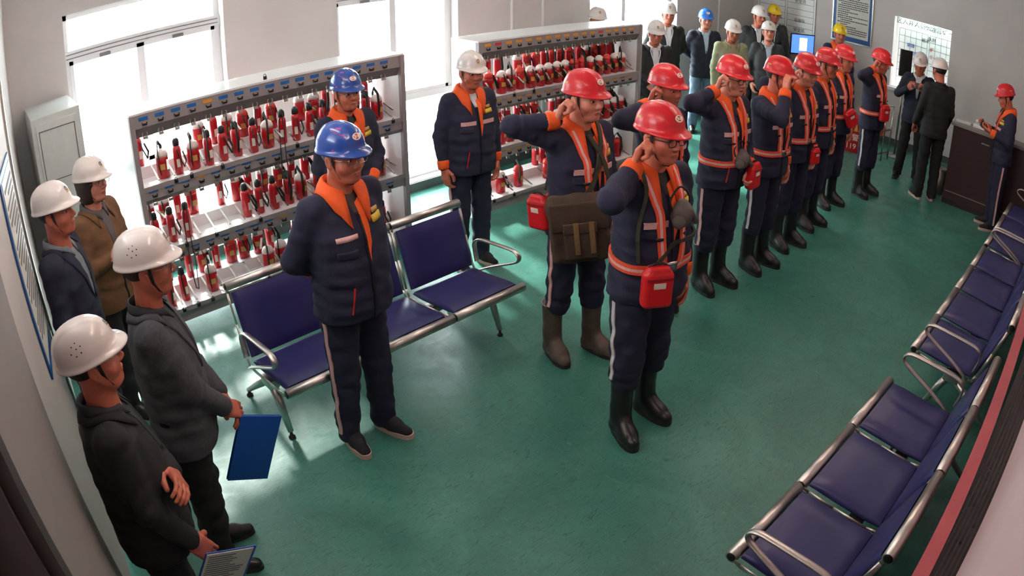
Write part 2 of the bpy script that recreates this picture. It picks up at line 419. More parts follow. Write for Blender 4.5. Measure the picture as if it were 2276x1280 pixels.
        return O+D*tt[:, None]
    def mesh(s):
        f = s.f; ins = f < 0
        n0, n1, n2 = f.shape
        c = [ins[x:n0-1+x, y:n1-1+y, z:n2-1+z] for x in (0, 1) for y in (0, 1) for z in (0, 1)]
        anyc = c[0].copy(); allc = c[0].copy()
        for q in c[1:]: anyc |= q; allc &= q
        act = anyc & ~allc
        idx = np.argwhere(act); nv = len(idx)
        vid = np.full(act.shape, -1, np.int32); vid[act] = np.arange(nv)
        acc = np.zeros((nv, 3)); cnt = np.zeros(nv)
        fv = {(x, y, z): f[idx[:, 0]+x, idx[:, 1]+y, idx[:, 2]+z] for x in (0, 1) for y in (0, 1) for z in (0, 1)}
        for ax in range(3):
            for u in (0, 1):
                for w in (0, 1):
                    a = [0, 0, 0]; o = [i for i in range(3) if i != ax]; a[o[0]] = u; a[o[1]] = w; b = list(a); b[ax] = 1
                    va, vb = fv[tuple(a)], fv[tuple(b)]; m = (va < 0) != (vb < 0)
                    t = np.where(m, va/(va-vb+1e-12), 0)
                    p = np.zeros((nv, 3)); p[:, o[0]] = u; p[:, o[1]] = w; p[:, ax] = t
                    acc += p*m[:, None]; cnt += m
        V = s.lo+s.h*(idx+acc/np.maximum(cnt, 1)[:, None])
        F = []
        for ax in range(3):
            o = [(ax+1) % 3, (ax+2) % 3]
            sa = [slice(None)]*3; sb = [slice(None)]*3; sa[ax] = slice(0, -1); sb[ax] = slice(1, None)
            A = ins[tuple(sa)]; B = ins[tuple(sb)]
            e = np.argwhere(A != B)
            e = e[(e[:, o[0]] > 0) & (e[:, o[1]] > 0) & (e[:, o[0]] < f.shape[o[0]]-1) & (e[:, o[1]] < f.shape[o[1]]-1)]
            fl = A[e[:, 0], e[:, 1], e[:, 2]]
            def g(du, dv):
                q = e.copy(); q[:, o[0]] -= du; q[:, o[1]] -= dv; return vid[q[:, 0], q[:, 1], q[:, 2]]
            q = np.stack([g(1, 1), g(0, 1), g(0, 0), g(1, 0)], 1)
            q[~fl] = q[~fl][:, ::-1]
            F.append(q)
        return V.astype(np.float32), np.concatenate(F)

# ---------------------------------------------------------------- materials
SKIN = [mat('skin_a', (208, 118, 94), .45, noise=.06, nscale=30), mat('skin_b', (192, 106, 82), .45, noise=.07, nscale=30), mat('skin_c', (214, 138, 116), .45, noise=.05, nscale=30)]
LIP = mat('lip_skin', (166, 92, 80), .45)
M_HAIR = mat('black_hair', (26, 22, 22), .5, bump=.3, bscale=200)
M_HAIRB = mat('brown_hair', (52, 34, 32), .5, bump=.3, bscale=200)
M_EYE = mat('eye_white', (212, 200, 192), .25); M_IRIS = mat('eye_iris', (26, 18, 16), .15)
NAVY = mat('navy_workwear', (38, 38, 62), .85, noise=.14, nscale=9, bump=.25, bscale=400)
NAVYT = mat('navy_work_trousers', (34, 34, 58), .85, noise=.14, nscale=9, bump=.25, bscale=400)
ORANGE = mat('orange_cloth', (240, 92, 30), .75, noise=.08, nscale=25)
REFL = mat('pink_grey_reflective_tape', (226, 176, 172), .35, noise=.07, nscale=50)
REFLW = mat('white_reflective_tape', (216, 208, 212), .35, noise=.07, nscale=50)
HARN = mat('orange_harness_webbing', (236, 84, 52), .7, noise=.07, nscale=40)
STRAPD = mat('olive_strap', (58, 58, 44), .8, noise=.1, nscale=60); STRAPB = mat('black_strap', (30, 30, 32), .7)
RUB = mat('black_rubber', (30, 29, 31), .32, noise=.25, nscale=12); RUBD = mat('muddy_rubber', (86, 72, 64), .6, noise=.4, nscale=9)
LEATH = mat('black_leather', (26, 24, 24), .3); SOLEW = mat('pale_sole', (206, 170, 158), .6); SOLED = mat('dark_sole', (46, 42, 40), .7)
HEL = {'red': mat('red_helmet', (206, 20, 34), .34, coat=.15), 'blue': mat('blue_helmet', (26, 66, 150), .25, coat=.4), 'white': mat('white_helmet', (216, 206, 202), .25, coat=.4),
       'yellow': mat('yellow_helmet', (240, 200, 20), .25, coat=.4), 'sky': mat('bright_blue_helmet', (26, 106, 206), .25, coat=.4)}
EMB_W = mat('emblem_white', (236, 226, 214), .4); EMB_G = mat('emblem_grey', (60, 54, 52), .5); EMB_O = mat('emblem_gold', (206, 160, 84), .4); EMB_R = mat('emblem_red', (200, 40, 40), .4)
PINKP = mat('magenta_paint_mark', (176, 50, 150), .5)
YTAG = mat('yellow_badge', (226, 190, 50), .4); RTAG = mat('red_badge', (196, 30, 50), .4); METAL = M_STEEL

# ---------------------------------------------------------------- head, hair, helmet (head frame: x ahead, y left, z up, metres)
def head_mesh(h, fat=0.0):
    F = Field((-.13, -.105, -.21), (.135, .105, .14), h)
    F.ell((-.014, 0, .034), (.098, .078, .089), .01)
    F.ell((.022, 0, -.036), (.071, .062+fat*.006, .084), .03)
    F.ell((.056, 0, -.100), (.027, .030+fat*.006, .020), .03)
    for s in (-1, 1):
        F.ell((.052, s*.040, -.036), (.028, .026+fat*.008, .028), .02)
        F.cone((.0, s*.052, -.045), (.038, s*.032, -.096), .019+fat*.004, .016, .025)
    F.cone((.078, -.038, .016), (.078, .038, .016), .012, .012, .022)
    for s in (-1, 1): F.ell((.098, s*.032, -.004), (.022, .021, .0115), .014, sub=True)
    F.cone((.086, 0, .008), (.106, 0, -.032), .0075, .0115, .010)
    for s in (-1, 1): F.ell((.096, s*.0125, -.037), (.012, .009, .008), .007)
    F.ell((.083, 0, -.067), (.014, .023, .0046), .006); F.ell((.081, 0, -.0775), (.013, .019, .0054), .006)
    F.ell((.100, 0, -.0722), (.018, .023, .0022), .003, sub=True)
    for s in (-1, 1):
        R = ((.95, 0, .3), (0, 1, 0), (-.3, 0, .95))
        F.ell((-.010, s*.079, -.014), (.019, .009, .032), .007, R=R)
        F.ell((-.006, s*.088, -.012), (.009, .006, .018), .006, sub=True, R=R)
    F.cone((-.022, 0, -.06), (-.036, 0, -.2), .053+fat*.004, .060+fat*.005, .03)
    V, Q = F.mesh()
    c = V[Q].mean(1)
    lip = (np.abs(c[:, 1]) < .024) & (c[:, 0] > .079) & (c[:, 2] < -.059) & (c[:, 2] > -.086) & ((c[:, 1]/.022)**2+((c[:, 2]+.0722)/.0095)**2 < 1)
    return V, Q, lip.astype(np.int32)
def hair_mesh(h, style='short'):
    F = Field((-.15, -.115, -.2), (.12, .115, .15), h)
    if style == 'short':
        F.ell((-.014, 0, .034), (.1025, .0825, .0935), .01)
        F.cut(lambda X, Y, Z: np.maximum(X-.02-1.2*np.maximum(Z-.05, 0)-.9*np.maximum(.03-Z, 0)*0, -.062-Z)+np.where(Z < .03, np.maximum(X+.0-(Z+.06)*.25, -1)*0, 0)+0*Y)
        F.cut(lambda X, Y, Z: np.where(Z < .012, X+.012, -1.0)+0*Y)
        F.ell((.02, 0, -.036), (.0712, .0635, .084), .004, sub=True)
    else:
        F.ell((-.020, 0, .02), (.108, .094, .105), .01); F.ell((-.03, 0, -.06), (.085, .092, .085), .03)
        F.cut(lambda X, Y, Z: np.where(np.abs(Y) < .058, X-.03-1.0*np.maximum(Z-.05, 0), X-.055)+0*Z)
    V, Q = F.mesh()
    return V, Q
HA, HB, HH, HZ = .121, .102, .118, .036
def hel_pt(ph, e, off=0.0):
    """point on the helmet shell: angle ph from the front, elevation e (0 rim, pi/2 crown)"""
    c = math.cos(e)**.82; sn = math.sin(e)**.92
    a = HA*(1.0 if math.cos(ph) > 0 else 1.03)
    x, y = a*c*math.cos(ph), HB*c*math.sin(ph)
    rid = .0045*math.exp(-((abs(y)-.020)/.009)**2)+.004*math.exp(-(y/.008)**2)
    rid *= min(1, e*1.8)
    n = Vector((x/a**2, y/HB**2, HH*sn/HH**2)).normalized()
    return Vector((x-.008, y, HZ+HH*sn))+n*(rid+off)
def helmet_mesh():
    b = MB(); n = 48; rings = []
    def brim(ph): return .006+.034*max(0, math.cos(ph))**2.2
    for z, k in ((-.010, 1.0), (-.003, 1.0)):
        pass
    def rimring(out, dz, inner=0.0):
        r = []
        for k in range(n):
            ph = 2*math.pi*k/n; p = hel_pt(ph, 0.0); d = Vector((math.cos(ph), math.sin(ph)*.9, 0)).normalized()
            w = brim(ph)*out; r.append(p+d*w-d*inner+Vector((0, 0, dz-w*.30)))
        return r
    rings.append(rimring(0, .004, .012)); rings.append(rimring(.6, -.007)); rings.append(rimring(1, -.006)); rings.append(rimring(1.05, -.002)); rings.append(rimring(.9, .002)); rings.append(rimring(.3, .003))
    ne = 16
    for i in range(1, ne): rings.append([hel_pt(2*math.pi*k/n, (math.pi/2)*(i/ne)**.9) for k in range(n)])
    v = [p for r in rings for p in r]; f = []
    for i in range(len(rings)-1):
        for k in range(n): f.append((i*n+k, i*n+(k+1) % n, (i+1)*n+(k+1) % n, (i+1)*n+k))
    v.append(hel_pt(0, math.pi/2)); t = len(v)-1; l = (len(rings)-1)*n
    for k in range(n): f.append((l+k, l+(k+1) % n, t))
    # inner surface
    i0 = len(v); ni = 6
    for i in range(ni):
        e = (math.pi/2)*(i/ni)
        for k in range(n): v.append(hel_pt(2*math.pi*k/n, e, -.009))
    v.append(hel_pt(0, math.pi/2, -.009)); ti = len(v)-1
    for k in range(n): f.append((k, i0+k, i0+(k+1) % n, (k+1) % n))
    for i in range(ni-1):
        for k in range(n): a = i0+i*n; f.append((a+k, a+n+k, a+n+(k+1) % n, a+(k+1) % n))
    for k in range(n): f.append((i0+(ni-1)*n+k, ti, i0+(ni-1)*n+(k+1) % n))
    b._add(v, f, True)
    me = bpy.data.meshes.new('helmet'); me.from_pydata([tuple(p) for p in v], [], f); me.polygons.foreach_set('use_smooth', [True]*len(f)); me.update()
    return me
def on_helmet(b, poly, ph0, e0, off, sc=1.0):
    """small flat mark laid on the shell: poly in metres (right, up)"""
    v = []
    for (u, w) in poly:
        v.append(hel_pt(ph0+u*sc/HB, e0+w*sc/HH, off))
    n = len(v); c = hel_pt(ph0, e0, off+.0003)
    b._add(v+[c], [(i, (i+1) % n, n) for i in range(n)], True)
def ellipse(rx, ry, n=20, cx=0, cy=0): return [(cx+rx*math.cos(2*math.pi*i/n), cy+ry*math.sin(2*math.pi*i/n)) for i in range(n)]
def ringmark(b, rx, ry, w, ph0, e0, off, a0=0, a1=360, cx=0, cy=0, n=20):
    v = []; f = []
    for i in range(n+1):
        a = math.radians(a0+(a1-a0)*i/n)
        for k in (1, 1-w): v.append(hel_pt(ph0+(cx+rx*k*math.cos(a))/HB, e0+(cy+ry*k*math.sin(a))/HH, off))
    for i in range(n): f.append((2*i, 2*i+1, 2*i+3, 2*i+2))
    b._add(v, f, True)
HELMET_ME = helmet_mesh()
_hc = {}
def helmet_data(color):
    if color in _hc: return _hc[color]
    shell = HELMET_ME.copy(); shell.materials.append(HEL[color])
    em = MB()
    if color == 'white' or color == 'yellow':
        ringmark(em, .016, .013, .28, 0, .55, .0015, 20, 330); ringmark(em, .008, .006, .5, 0, .55, .0016, -40, 200)
        em.cur = 1; on_helmet(em, [(-.014, -.024), (.014, -.024), (.012, -.019), (-.012, -.019)], 0, .55, .0016)
        ms = [EMB_G, EMB_O]
    else:
        on_helmet(em, ellipse(.027, .017), 0, .55, .0012); em.cur = 1; ringmark(em, .019, .012, .45, 0, .55, .0018, 30, 330); em.cur = 2; on_helmet(em, ellipse(.007, .005), 0, .55, .0018)
        if color in ('red',): 
            em.cur = 2
            for q in (-1, 1):
                for j in range(4): on_helmet(em, [(-.004, -.006), (.004, -.006), (.004, .006), (-.004, .006)], q*(1.9+.085*j), .42, .0014)
        ms = [EMB_W, EMB_R, EMB_O]
    em = em.mesh('emblem')
    for x in ms: em.materials.append(x)
    _hc[color] = (shell, em); return _hc[color]
def strip_mesh(pts, w, th, nrm, name):
    """flat ribbon along points; nrm: outward normals"""
    V = []; F = []
    P = [Vector(p) for p in pts]; m = len(P)
    for i in range(m):
        t = (P[min(i+1, m-1)]-P[max(i-1, 0)]).normalized(); n = Vector(nrm[i]).normalized(); s = t.cross(n).normalized()
        for a, o in ((-.5, 0), (.5, 0), (.5, 1), (-.5, 1)): V.append(P[i]+s*(w*a)+n*(th*o))
    for i in range(m-1):
        for k in range(4): F.append((4*i+k, 4*i+(k+1) % 4, 4*i+4+(k+1) % 4, 4*i+4+k))
    F.append((3, 2, 1, 0)); F.append(tuple(4*(m-1)+k for k in range(4)))
    me = bpy.data.meshes.new(name); me.from_pydata([tuple(p) for p in V], [], F); me.update(); return me
def chinstrap_mesh():
    P = []; N = []
    side = [(.020, .086, .045), (.018, .0805, .0), (.020, .072, -.045), (.032, .058, -.085), (.046, .032, -.117), (.050, 0, -.127)]
    for p in side: P.append(p)
    for p in side[-2::-1]: P.append((p[0], -p[1], p[2]))
    for p in P: N.append((p[0]*.2, p[1], -.3 if abs(p[1]) > .05 else -1.0))
    a = strip_mesh(P, .014, .003, N, 'chin_strap'); a.materials.append(STRAPB); return a
def liner_mesh():
    b = MB(); n = 32
    pts = [(-.012+.1005*math.cos(2*math.pi*i/n), .0825*math.sin(2*math.pi*i/n), .036) for i in range(n)]
    V = []; F = []
    for p in pts:
        d = Vector((p[0]+.012, p[1], 0)).normalized()
        for (o, z) in ((0, -.012), (.004, -.012), (.004, .016), (0, .016)): V.append(Vector(p)+d*o+Vector((0, 0, z)))
    for i in range(n):
        for k in range(4): F.append((4*i+k, 4*i+(k+1) % 4, 4*((i+1) % n)+(k+1) % 4, 4*((i+1) % n)+k))
    b._add(V, F, True); me = b.mesh('head_band'); me.materials.append(STRAPB); return me
CHIN_ME, LINER_ME = chinstrap_mesh(), liner_mesh()
def vents_mesh():
    b = MB()
    for q in (-1, 1):
        for (u, w) in ((0, .018), (.016, .008), (-.016, .0), (.0, -.004), (.022, -.016), (-.012, -.022), (.006, -.028)):
            on_helmet(b, ellipse(.0028, .0028, 8), q*1.75+u/HB*q, .62+w/HH, .0012)
    me = b.mesh('vent_hole'); me.materials.append(M_BLACK); return me
VENT_ME = vents_mesh()
def marks_mesh():
    b = MB(); on_helmet(b, [(-.035, .012), (-.02, .012), (.035, -.006), (.038, -.012), (.03, -.012)], -.95, .75, .0012); on_helmet(b, [(-.02, -.004), (.02, -.006), (.02, .006), (-.018, .006)], -.9, 1.05, .0012); on_helmet(b, ellipse(.006, .005, 10), -1.15, .12, .0014)
    me = b.mesh('paint_mark'); me.materials.append(PINKP); return me
MARK_ME = marks_mesh()
def eye_mesh():
    b = MB(); b.lathe([(.0001, -.0115), (.006, -.010), (.0115, -.004), (.0125, 0), (.0115, .004), (.006, .010), (.0001, .0115)], 14, Matrix.Rotation(math.radians(90), 4, 'Y') @ Matrix.Scale(1, 4), cap=False)
    b.cur = 1
    ring = [Vector((.0114, .0068*math.cos(a), .0120*math.sin(a))) for a in [2*math.pi*i/12 for i in range(12)]]
    b._add(ring+[Vector((.0132, 0, 0))], [(i, (i+1) % 12, 12) for i in range(12)], True)
    me = b.mesh('eye'); me.materials.append(M_EYE); me.materials.append(M_IRIS)
    for v in me.vertices: v.co.z *= .46; v.co.y *= 1.12
    return me
EYE_ME = eye_mesh()
def brow_mesh():
    P = [(.0865, .013, .0165), (.0865, .028, .0205), (.0805, .043, .0195), (.070, .053, .0155)]
    P = [(p[0]+.004, p[1], p[2]+.001) for p in P]; a = strip_mesh(P, .008, .004, [(1, .05, .1), (1, .2, .1), (.9, .5, .1), (.8, .7, .1)], 'eyebrow'); a.materials.append(M_HAIR); return a
BROW_ME = brow_mesh()
BROWR_ME = BROW_ME.copy()
for v in BROWR_ME.vertices: v.co.y *= -1
BROWR_ME.flip_normals()
def glasses_mesh(kind):
    b = MB(); r = .0022 if kind == 'dark' else .0015
    for s in (-1, 1):
        c = Vector((.103, s*.033, -.006)); pts = []
        for i in range(20):
            a = 2*math.pi*i/20; ca, sa = math.cos(a), math.sin(a)
            y = math.copysign(abs(ca)**.6, ca)*.024; z = math.copysign(abs(sa)**.6, sa)*.017
            pts.append(c+Vector((-abs(y+s*.0)*.12, y, z)))
        b.tube(pts, r, 6, closed=True)
        b.tube([(.099, s*.057, .002), (.06, s*.074, .003), (-.008, s*.083, .004), (-.02, s*.082, -.008)], r*.9, 6)
    b.tube([(.103, -.010, .0), (.108, 0, .002), (.103, .010, .0)], r, 6)
    me = b.mesh('glasses'); me.materials.append(M_BLACK if kind == 'dark' else M_STEEL); return me
GLASS_ME = {'dark': glasses_mesh('dark'), 'metal': glasses_mesh('metal')}
HEADS = {('n', 'f'): head_mesh(.0045), ('n', 'c'): head_mesh(.008), ('r', 'f'): head_mesh(.0045, 1.0), ('r', 'c'): head_mesh(.008, 1.0)}
HAIRS = {}
for st in ('short', 'bob'):
    V, Q = hair_mesh(.007, st); HAIRS[st] = np_mesh('hair_'+st, V, Q); HAIRS[st].materials.append(M_HAIR if st == 'short' else M_HAIRB)

# ---------------------------------------------------------------- hands (x along the forearm, z back of the hand, y thumb side)
def hand_mesh(pose, h=.004):
    F = Field((-.07, -.07, -.085), (.20, .085, .05), h)
    F.cone((-.022, 0, 0), (.012, 0, 0), .025, .024, .01)
    F.rbox((.048, .0, .0), (.042, .040, .0145), .013, .015)
    ys = (.030, .0105, -.0095, -.0285); ln = (.95, 1.06, 1.0, .80); r = .0092
    if pose == 'fist':
        for y, l in zip(ys, ln):
            pts = [(.080, y, .004), (.108*(.9+.1*l), y, -.008), (.100, y, -.036), (.070, y*.95, -.040), (.056, y*.9, -.026)]
            for a, b in zip(pts[:-1], pts[1:]): F.cone(a, b, r+.0012, r, .003)
        for a, b in (((.020, .030, -.006), (.050, .048, -.024)), ((.050, .048, -.024), (.080, .036, -.046)), ((.080, .036, -.046), (.092, .012, -.050))): F.cone(a, b, .0125, .0105, .006)
    else:
        c = {'relax': .55, 'grip': 1.0, 'flat': .18}[pose]
        for y, l in zip(ys, ln):
            p = np.array([.086, y, .0]); ang = .12+.25*c; segs = (.036*l, .026*l, .021*l); rr = r
            for sg in segs:
                q = p+sg*np.array([math.cos(ang), (y*.25 if c < .3 else 0), -math.sin(ang)]); F.cone(p, q, rr, rr-.0007, .003); p = q; ang += .95*c; rr -= .0006
        th = [(.018, .030, -.006), (.052, .052+.006*(1-c), -.016-.012*c), (.078, .054-.016*c, -.024-.026*c), (.098, .050-.028*c, -.026-.034*c)]
        for a, b in zip(th[:-1], th[1:]): F.cone(a, b, .0118, .0102, .005)
    return F.mesh()
def bigger(d): return {k: (v[0]*1.10, v[1]) for k, v in d.items()}
HANDS = {p: hand_mesh(p) for p in ('fist', 'relax', 'grip', 'flat')}
HANDSC = {p: hand_mesh(p, .0062) for p in ('fist', 'relax', 'grip', 'flat')}
HANDS, HANDSC = bigger(HANDS), bigger(HANDSC)

# ---------------------------------------------------------------- footwear (toe +x, ground z=0, ankle at x=0)
def boot_mesh():
    F = Field((-.12, -.075, -.012), (.23, .075, .40), .0075)
    F.cone((-.022, 0, .36), (-.018, 0, .16), .066, .056, .01); F.cone((-.018, 0, .17), (-.022, 0, .055), .056, .052, .02)
    F.cone((-.03, 0, .045), (.10, 0, .042), .050, .050, .02); F.cone((.08, 0, .045), (.150, -.002, .036), .050, .040, .02)
    F.cone((.0, 0, .11), (.09, 0, .055), .05, .045, .03)
    F.cut(lambda X, Y, Z: np.maximum(.012-Z, Z-.365)+0*X+0*Y)
    return F.mesh()
def sole_mesh(L0, L1, w, z0, z1, name):
    pts = []
    for i in range(28):
        a = 2*math.pi*i/28; ca, sa = math.cos(a), math.sin(a)
        x = (L0+L1)/2+(L1-L0)/2*math.copysign(abs(ca)**.75, ca); k = .85+.15*((x-L0)/(L1-L0)) if x < (L0+L1)/2+.03 else 1.0
        pts.append((x, w*k*math.copysign(abs(sa)**.8, sa)))
    b = MB(); b.prism(pts, z0, z1); return b.mesh(name)
BOOT = boot_mesh()
def boot_data(m):
    me = np_mesh('boot', *BOOT); me.materials.append(m); return me
BOOT_ME = {'black': boot_data(RUB), 'mud': boot_data(RUBD)}
BSOLE = sole_mesh(-.082, .190, .052, 0, .026, 'boot_sole'); BSOLE.materials.append(SOLED)
b_ = MB(); b_.tube([(-.022+.0665*math.cos(2*math.pi*i/24), .0665*math.sin(2*math.pi*i/24), .360) for i in range(24)], .005, 6, closed=True); BRIM = b_.mesh('boot_rim'); BRIM.materials.append(mat('worn_rubber_edge', (150, 132, 122), .6))
def shoe_mesh():
    F = Field((-.11, -.07, -.01), (.22, .07, .14), .006)
    F.cone((-.045, 0, .05), (.06, 0, .048), .040, .042, .02); F.cone((.05, 0, .044), (.145, 0, .030), .043, .032, .02); F.cone((-.03, 0, .10), (-.035, 0, .05), .040, .04, .03); F.cone((-.01, 0, .09), (.07, 0, .055), .034, .034, .02)
    F.cut(lambda X, Y, Z: np.maximum(.018-Z, Z-.112)+0*X+0*Y)
    return F.mesh()
SHOE = shoe_mesh()
def shoe_data(m):
    me = np_mesh('shoe', *SHOE); me.materials.append(m); return me
SHOE_ME = {'leather': shoe_data(LEATH), 'sneaker': shoe_data(mat('sneaker_mesh', (34, 32, 38), .8, noise=.3, nscale=40))}
SSOLE = {'leather': sole_mesh(-.088, .180, .042, 0, .022, 'shoe_sole'), 'sneaker': sole_mesh(-.090, .184, .047, 0, .030, 'shoe_sole')}
SSOLE['leather'].materials.append(SOLED); SSOLE['sneaker'].materials.append(SOLEW)
# ---------------------------------------------------------------- a whole person
def catmull(P, n):
    P = np.asarray(P, float); m = len(P); Q = np.vstack([2*P[0]-P[1], P, 2*P[-1]-P[-2]]); out = []
    for t in np.linspace(0, m-1, n):
        i = min(int(t), m-2); u = t-i; a, b, c, d = Q[i], Q[i+1], Q[i+2], Q[i+3]
        out.append(.5*((2*b)+(c-a)*u+(2*a-5*b+4*c-d)*u*u+(3*b-a-3*c+d)*u**3))
    return np.array(out)
def torso_core(P):
    C = np.zeros_like(P); C[:, 1] = P[:, 1]*np.where(P[:, 2] > 1.33, .45, 0.0); C[:, 2] = np.minimum(P[:, 2], 1.33); return C
def wrap(name, field, ctrl, w, th, mats, parent, core=torso_core, n=24, off=.003, reach=.45, cols=3):
    P = catmull(ctrl, n); C = core(P); D = P-C; L = np.linalg.norm(D, axis=1, keepdims=True)+1e-9; D = D/L
    S = field.march(C+D*reach, -D, np.full(n, reach), off)
    # smooth a little
    S[1:-1] = .5*S[1:-1]+.25*(S[:-2]+S[2:])
    V = []; F = []; mi = []
    xs = np.linspace(-.5, .5, cols+1)
    for i in range(n):
        t = S[min(i+1, n-1)]-S[max(i-1, 0)]; t /= np.linalg.norm(t)+1e-9
        nn = D[i]-t*(D[i]@t); nn /= np.linalg.norm(nn)+1e-9; sd = np.cross(t, nn)
        for a in xs: V.append(S[i]+sd*w*a+nn*th)
        V.append(S[i]+sd*w*.5-nn*.004); V.append(S[i]-sd*w*.5-nn*.004)
    k = cols+3
    for i in range(n-1):
        for j in range(k):
            F.append((i*k+j, i*k+(j+1) % k, (i+1)*k+(j+1) % k, (i+1)*k+j)); mi.append(1 if (j < cols and cols == 3 and j == 1 and len(mats) > 1) else 0)
    me = np_mesh(name, V, F, mi, smooth=False)
    for m in mats: me.materials.append(m)
    bm = bmesh.new(); bm.from_mesh(me); bmesh.ops.recalc_face_normals(bm, faces=bm.faces); bm.to_mesh(me); bm.free()
    return obj(name, me, parent)
def front_patch(name, field, corners, m, parent, nu=8, nv=8, off=.004, back=False):
    """four corners (y,z): laid on the chest"""
    c = np.array(corners, float); U, Vv = np.meshgrid(np.linspace(0, 1, nu), np.linspace(0, 1, nv), indexing='ij')
    yz = ((1-U)*(1-Vv))[..., None]*c[0]+(U*(1-Vv))[..., None]*c[1]+(U*Vv)[..., None]*c[2]+((1-U)*Vv)[..., None]*c[3]
    yz = yz.reshape(-1, 2); sg = -1.0 if back else 1.0
    O = np.stack([np.full(len(yz), .42*sg), yz[:, 0], yz[:, 1]], 1); D = np.tile([-sg, 0, 0], (len(yz), 1))
    S = field.march(O, D, np.full(len(yz), .42), off)
    S2 = S.copy(); S2[:, 0] -= sg*(off+.004)
    V = np.vstack([S, S2]); F = []; N = nu*nv
    for i in range(nu-1):
        for j in range(nv-1):
            a = i*nv+j; F.append((a, a+nv, a+nv+1, a+1))
    rim = [i*nv for i in range(nu)]+[(nu-1)*nv+j for j in range(1, nv)]+[i*nv+nv-1 for i in range(nu-2, -1, -1)]+[j for j in range(nv-2, 0, -1)]
    for a, b in zip(rim, rim[1:]+rim[:1]): F.append((a, a+N, b+N, b))
    me = np_mesh(name, V, F, None, True); me.materials.append(m)
    bm = bmesh.new(); bm.from_mesh(me); bmesh.ops.recalc_face_normals(bm, faces=bm.faces); bm.to_mesh(me); bm.free()
    return obj(name, me, parent)
def collar(field, m, parent, open_=.35, size=1.0, name='collar', drop=0.0):
    nu = 34; V = []; rows = 5
    for i in range(nu):
        u = i/(nu-1)*2-1; th = u*(math.pi-open_)                    # 0 = back of the neck
        fr = max(0, (abs(u)-.45)/.55)                               # 0 back .. 1 front tips
        dx, dy = -math.cos(th), math.sin(th)
        zt = 1.522-drop-.045*fr
        q_ = .90 if drop else 1.0; base = (-.016+dx*.070*q_, dy*.072*q_, 1.462-drop*.6-.02*fr); top = (-.018+dx*.073*q_, dy*.074*q_, zt)
        fold = (-.018+dx*.082*q_, dy*.083*q_, zt-.004)
        w = (.118+.02*fr)*size
        ox, oy = -.014+dx*w*(.92+.30*fr), dy*(w+.006)
        rm = .100 if drop == 0 else .5*(.075+w); mid = (-.016+dx*rm, dy*rm*1.02); q = np.array([[mid[0], mid[1], 1.62], [ox, oy, 1.62]]); S = field.march(q, np.tile([0, 0, -1.0], (2, 1)), [.5, .5], .008)
        m1 = (mid[0], mid[1], max(S[0][2]+.004, zt-.035) if drop == 0 else S[0][2]+.007); e = (ox, oy, S[1][2])
        V += [base, top, fold, m1, e]
    F = [(i*rows+j, i*rows+j+1, (i+1)*rows+j+1, (i+1)*rows+j) for i in range(nu-1) for j in range(rows-1)]
    me = np_mesh(name, V, F); me.materials.append(m); o = obj(name, me, parent)
    sd = o.modifiers.new('thickness', 'SOLIDIFY'); sd.thickness = .005; sd.offset = 0
    return o
def unit(v): v = np.array(v, float); return v/np.linalg.norm(v)
ARM = {
 'down': dict(u=(.03, .20, -1), f=(.16, -.02, -1), back=(.1, 1, 0), hand='relax'),
 'downb': dict(u=(-.10, .24, -1), f=(.22, .0, -1), back=(.1, 1, 0), hand='relax'),
 'behind': dict(u=(-.34, .34, -1), f=(-.42, -.75, -.55), back=(-1, .1, .2), hand='relax'),
 'clasp': dict(u=(.06, .26, -1), f=(.62, -.60, -.48), back=(.75, .35, .45), hand='relax'),
 'claspl': dict(u=(.05, .26, -1), f=(.58, -.62, -.54), back=(.8, .2, .4), hand='relax'),
 'cross': dict(u=(.14, .22, -1), f=(.55, -.85, .12), back=(.8, .2, .55), hand='relax'),
 'fist_out': dict(u=(0, 1, 0), f=(0, 0, 1), wrist=(.045, .205, 1.535), pole=(-.35, .95, .10), hd=(.25, -.22, .92), back=(-.80, .55, .10), hand='fist'),
 'fist_low': dict(u=(0, 1, 0), f=(0, 0, 1), wrist=(.075, .185, 1.525), pole=(.30, .80, -.55), hd=(.22, -.16, .95), back=(-.80, .55, .25), hand='fist'),
 'fist_front': dict(u=(0, 1, 0), f=(0, 0, 1), wrist=(.19, .115, 1.555), pole=(.55, .55, -.75), hd=(.05, -.05, 1), back=(-.35, .9, 0), hand='fist'),
 'fist_mid': dict(u=(0, 1, 0), f=(0, 0, 1), wrist=(.06, .20, 1.55), pole=(.05, .95, -.15), hd=(.22, -.2, .93), back=(-.75, .6, .1), hand='fist'),
 'hold_low': dict(u=(.10, .20, -1), f=(.50, .02, -.86), back=(.35, .85, .3), hand='grip'),
 'hold_hip': dict(u=(.0, .28, -1), f=(.62, -.38, -.66), back=(.45, .75, .3), hand='grip'),
 'photo': dict(u=(.42, .36, -.82), f=(.62, -.62, .52), back=(-.2, .7, -.5), hand='grip'),
 'phone': dict(u=(.10, .22, -1), f=(.86, -.36, .22), back=(.3, .4, -.85), hand='grip'),
 'pocket': dict(u=(-.08, .34, -1), f=(.30, -.22, -.95), back=(.2, 1, 0), hand='relax'),
}
PN = [0]
def rough_noise(seed, amp, fx=31, fz=23):
    r = random.Random(seed); a, b, c, d = [r.uniform(0, 6.28) for _ in range(4)]
    def fn(X, Y, Z): return amp*(np.sin(fx*X+17*Y+fz*.8*Z+a)*np.sin(-11*X+fx*Y-fz*Z+b)+.6*np.sin(61*Z+23*Y-13*X+c)*np.sin(19*Z-29*Y+d))
    return fn
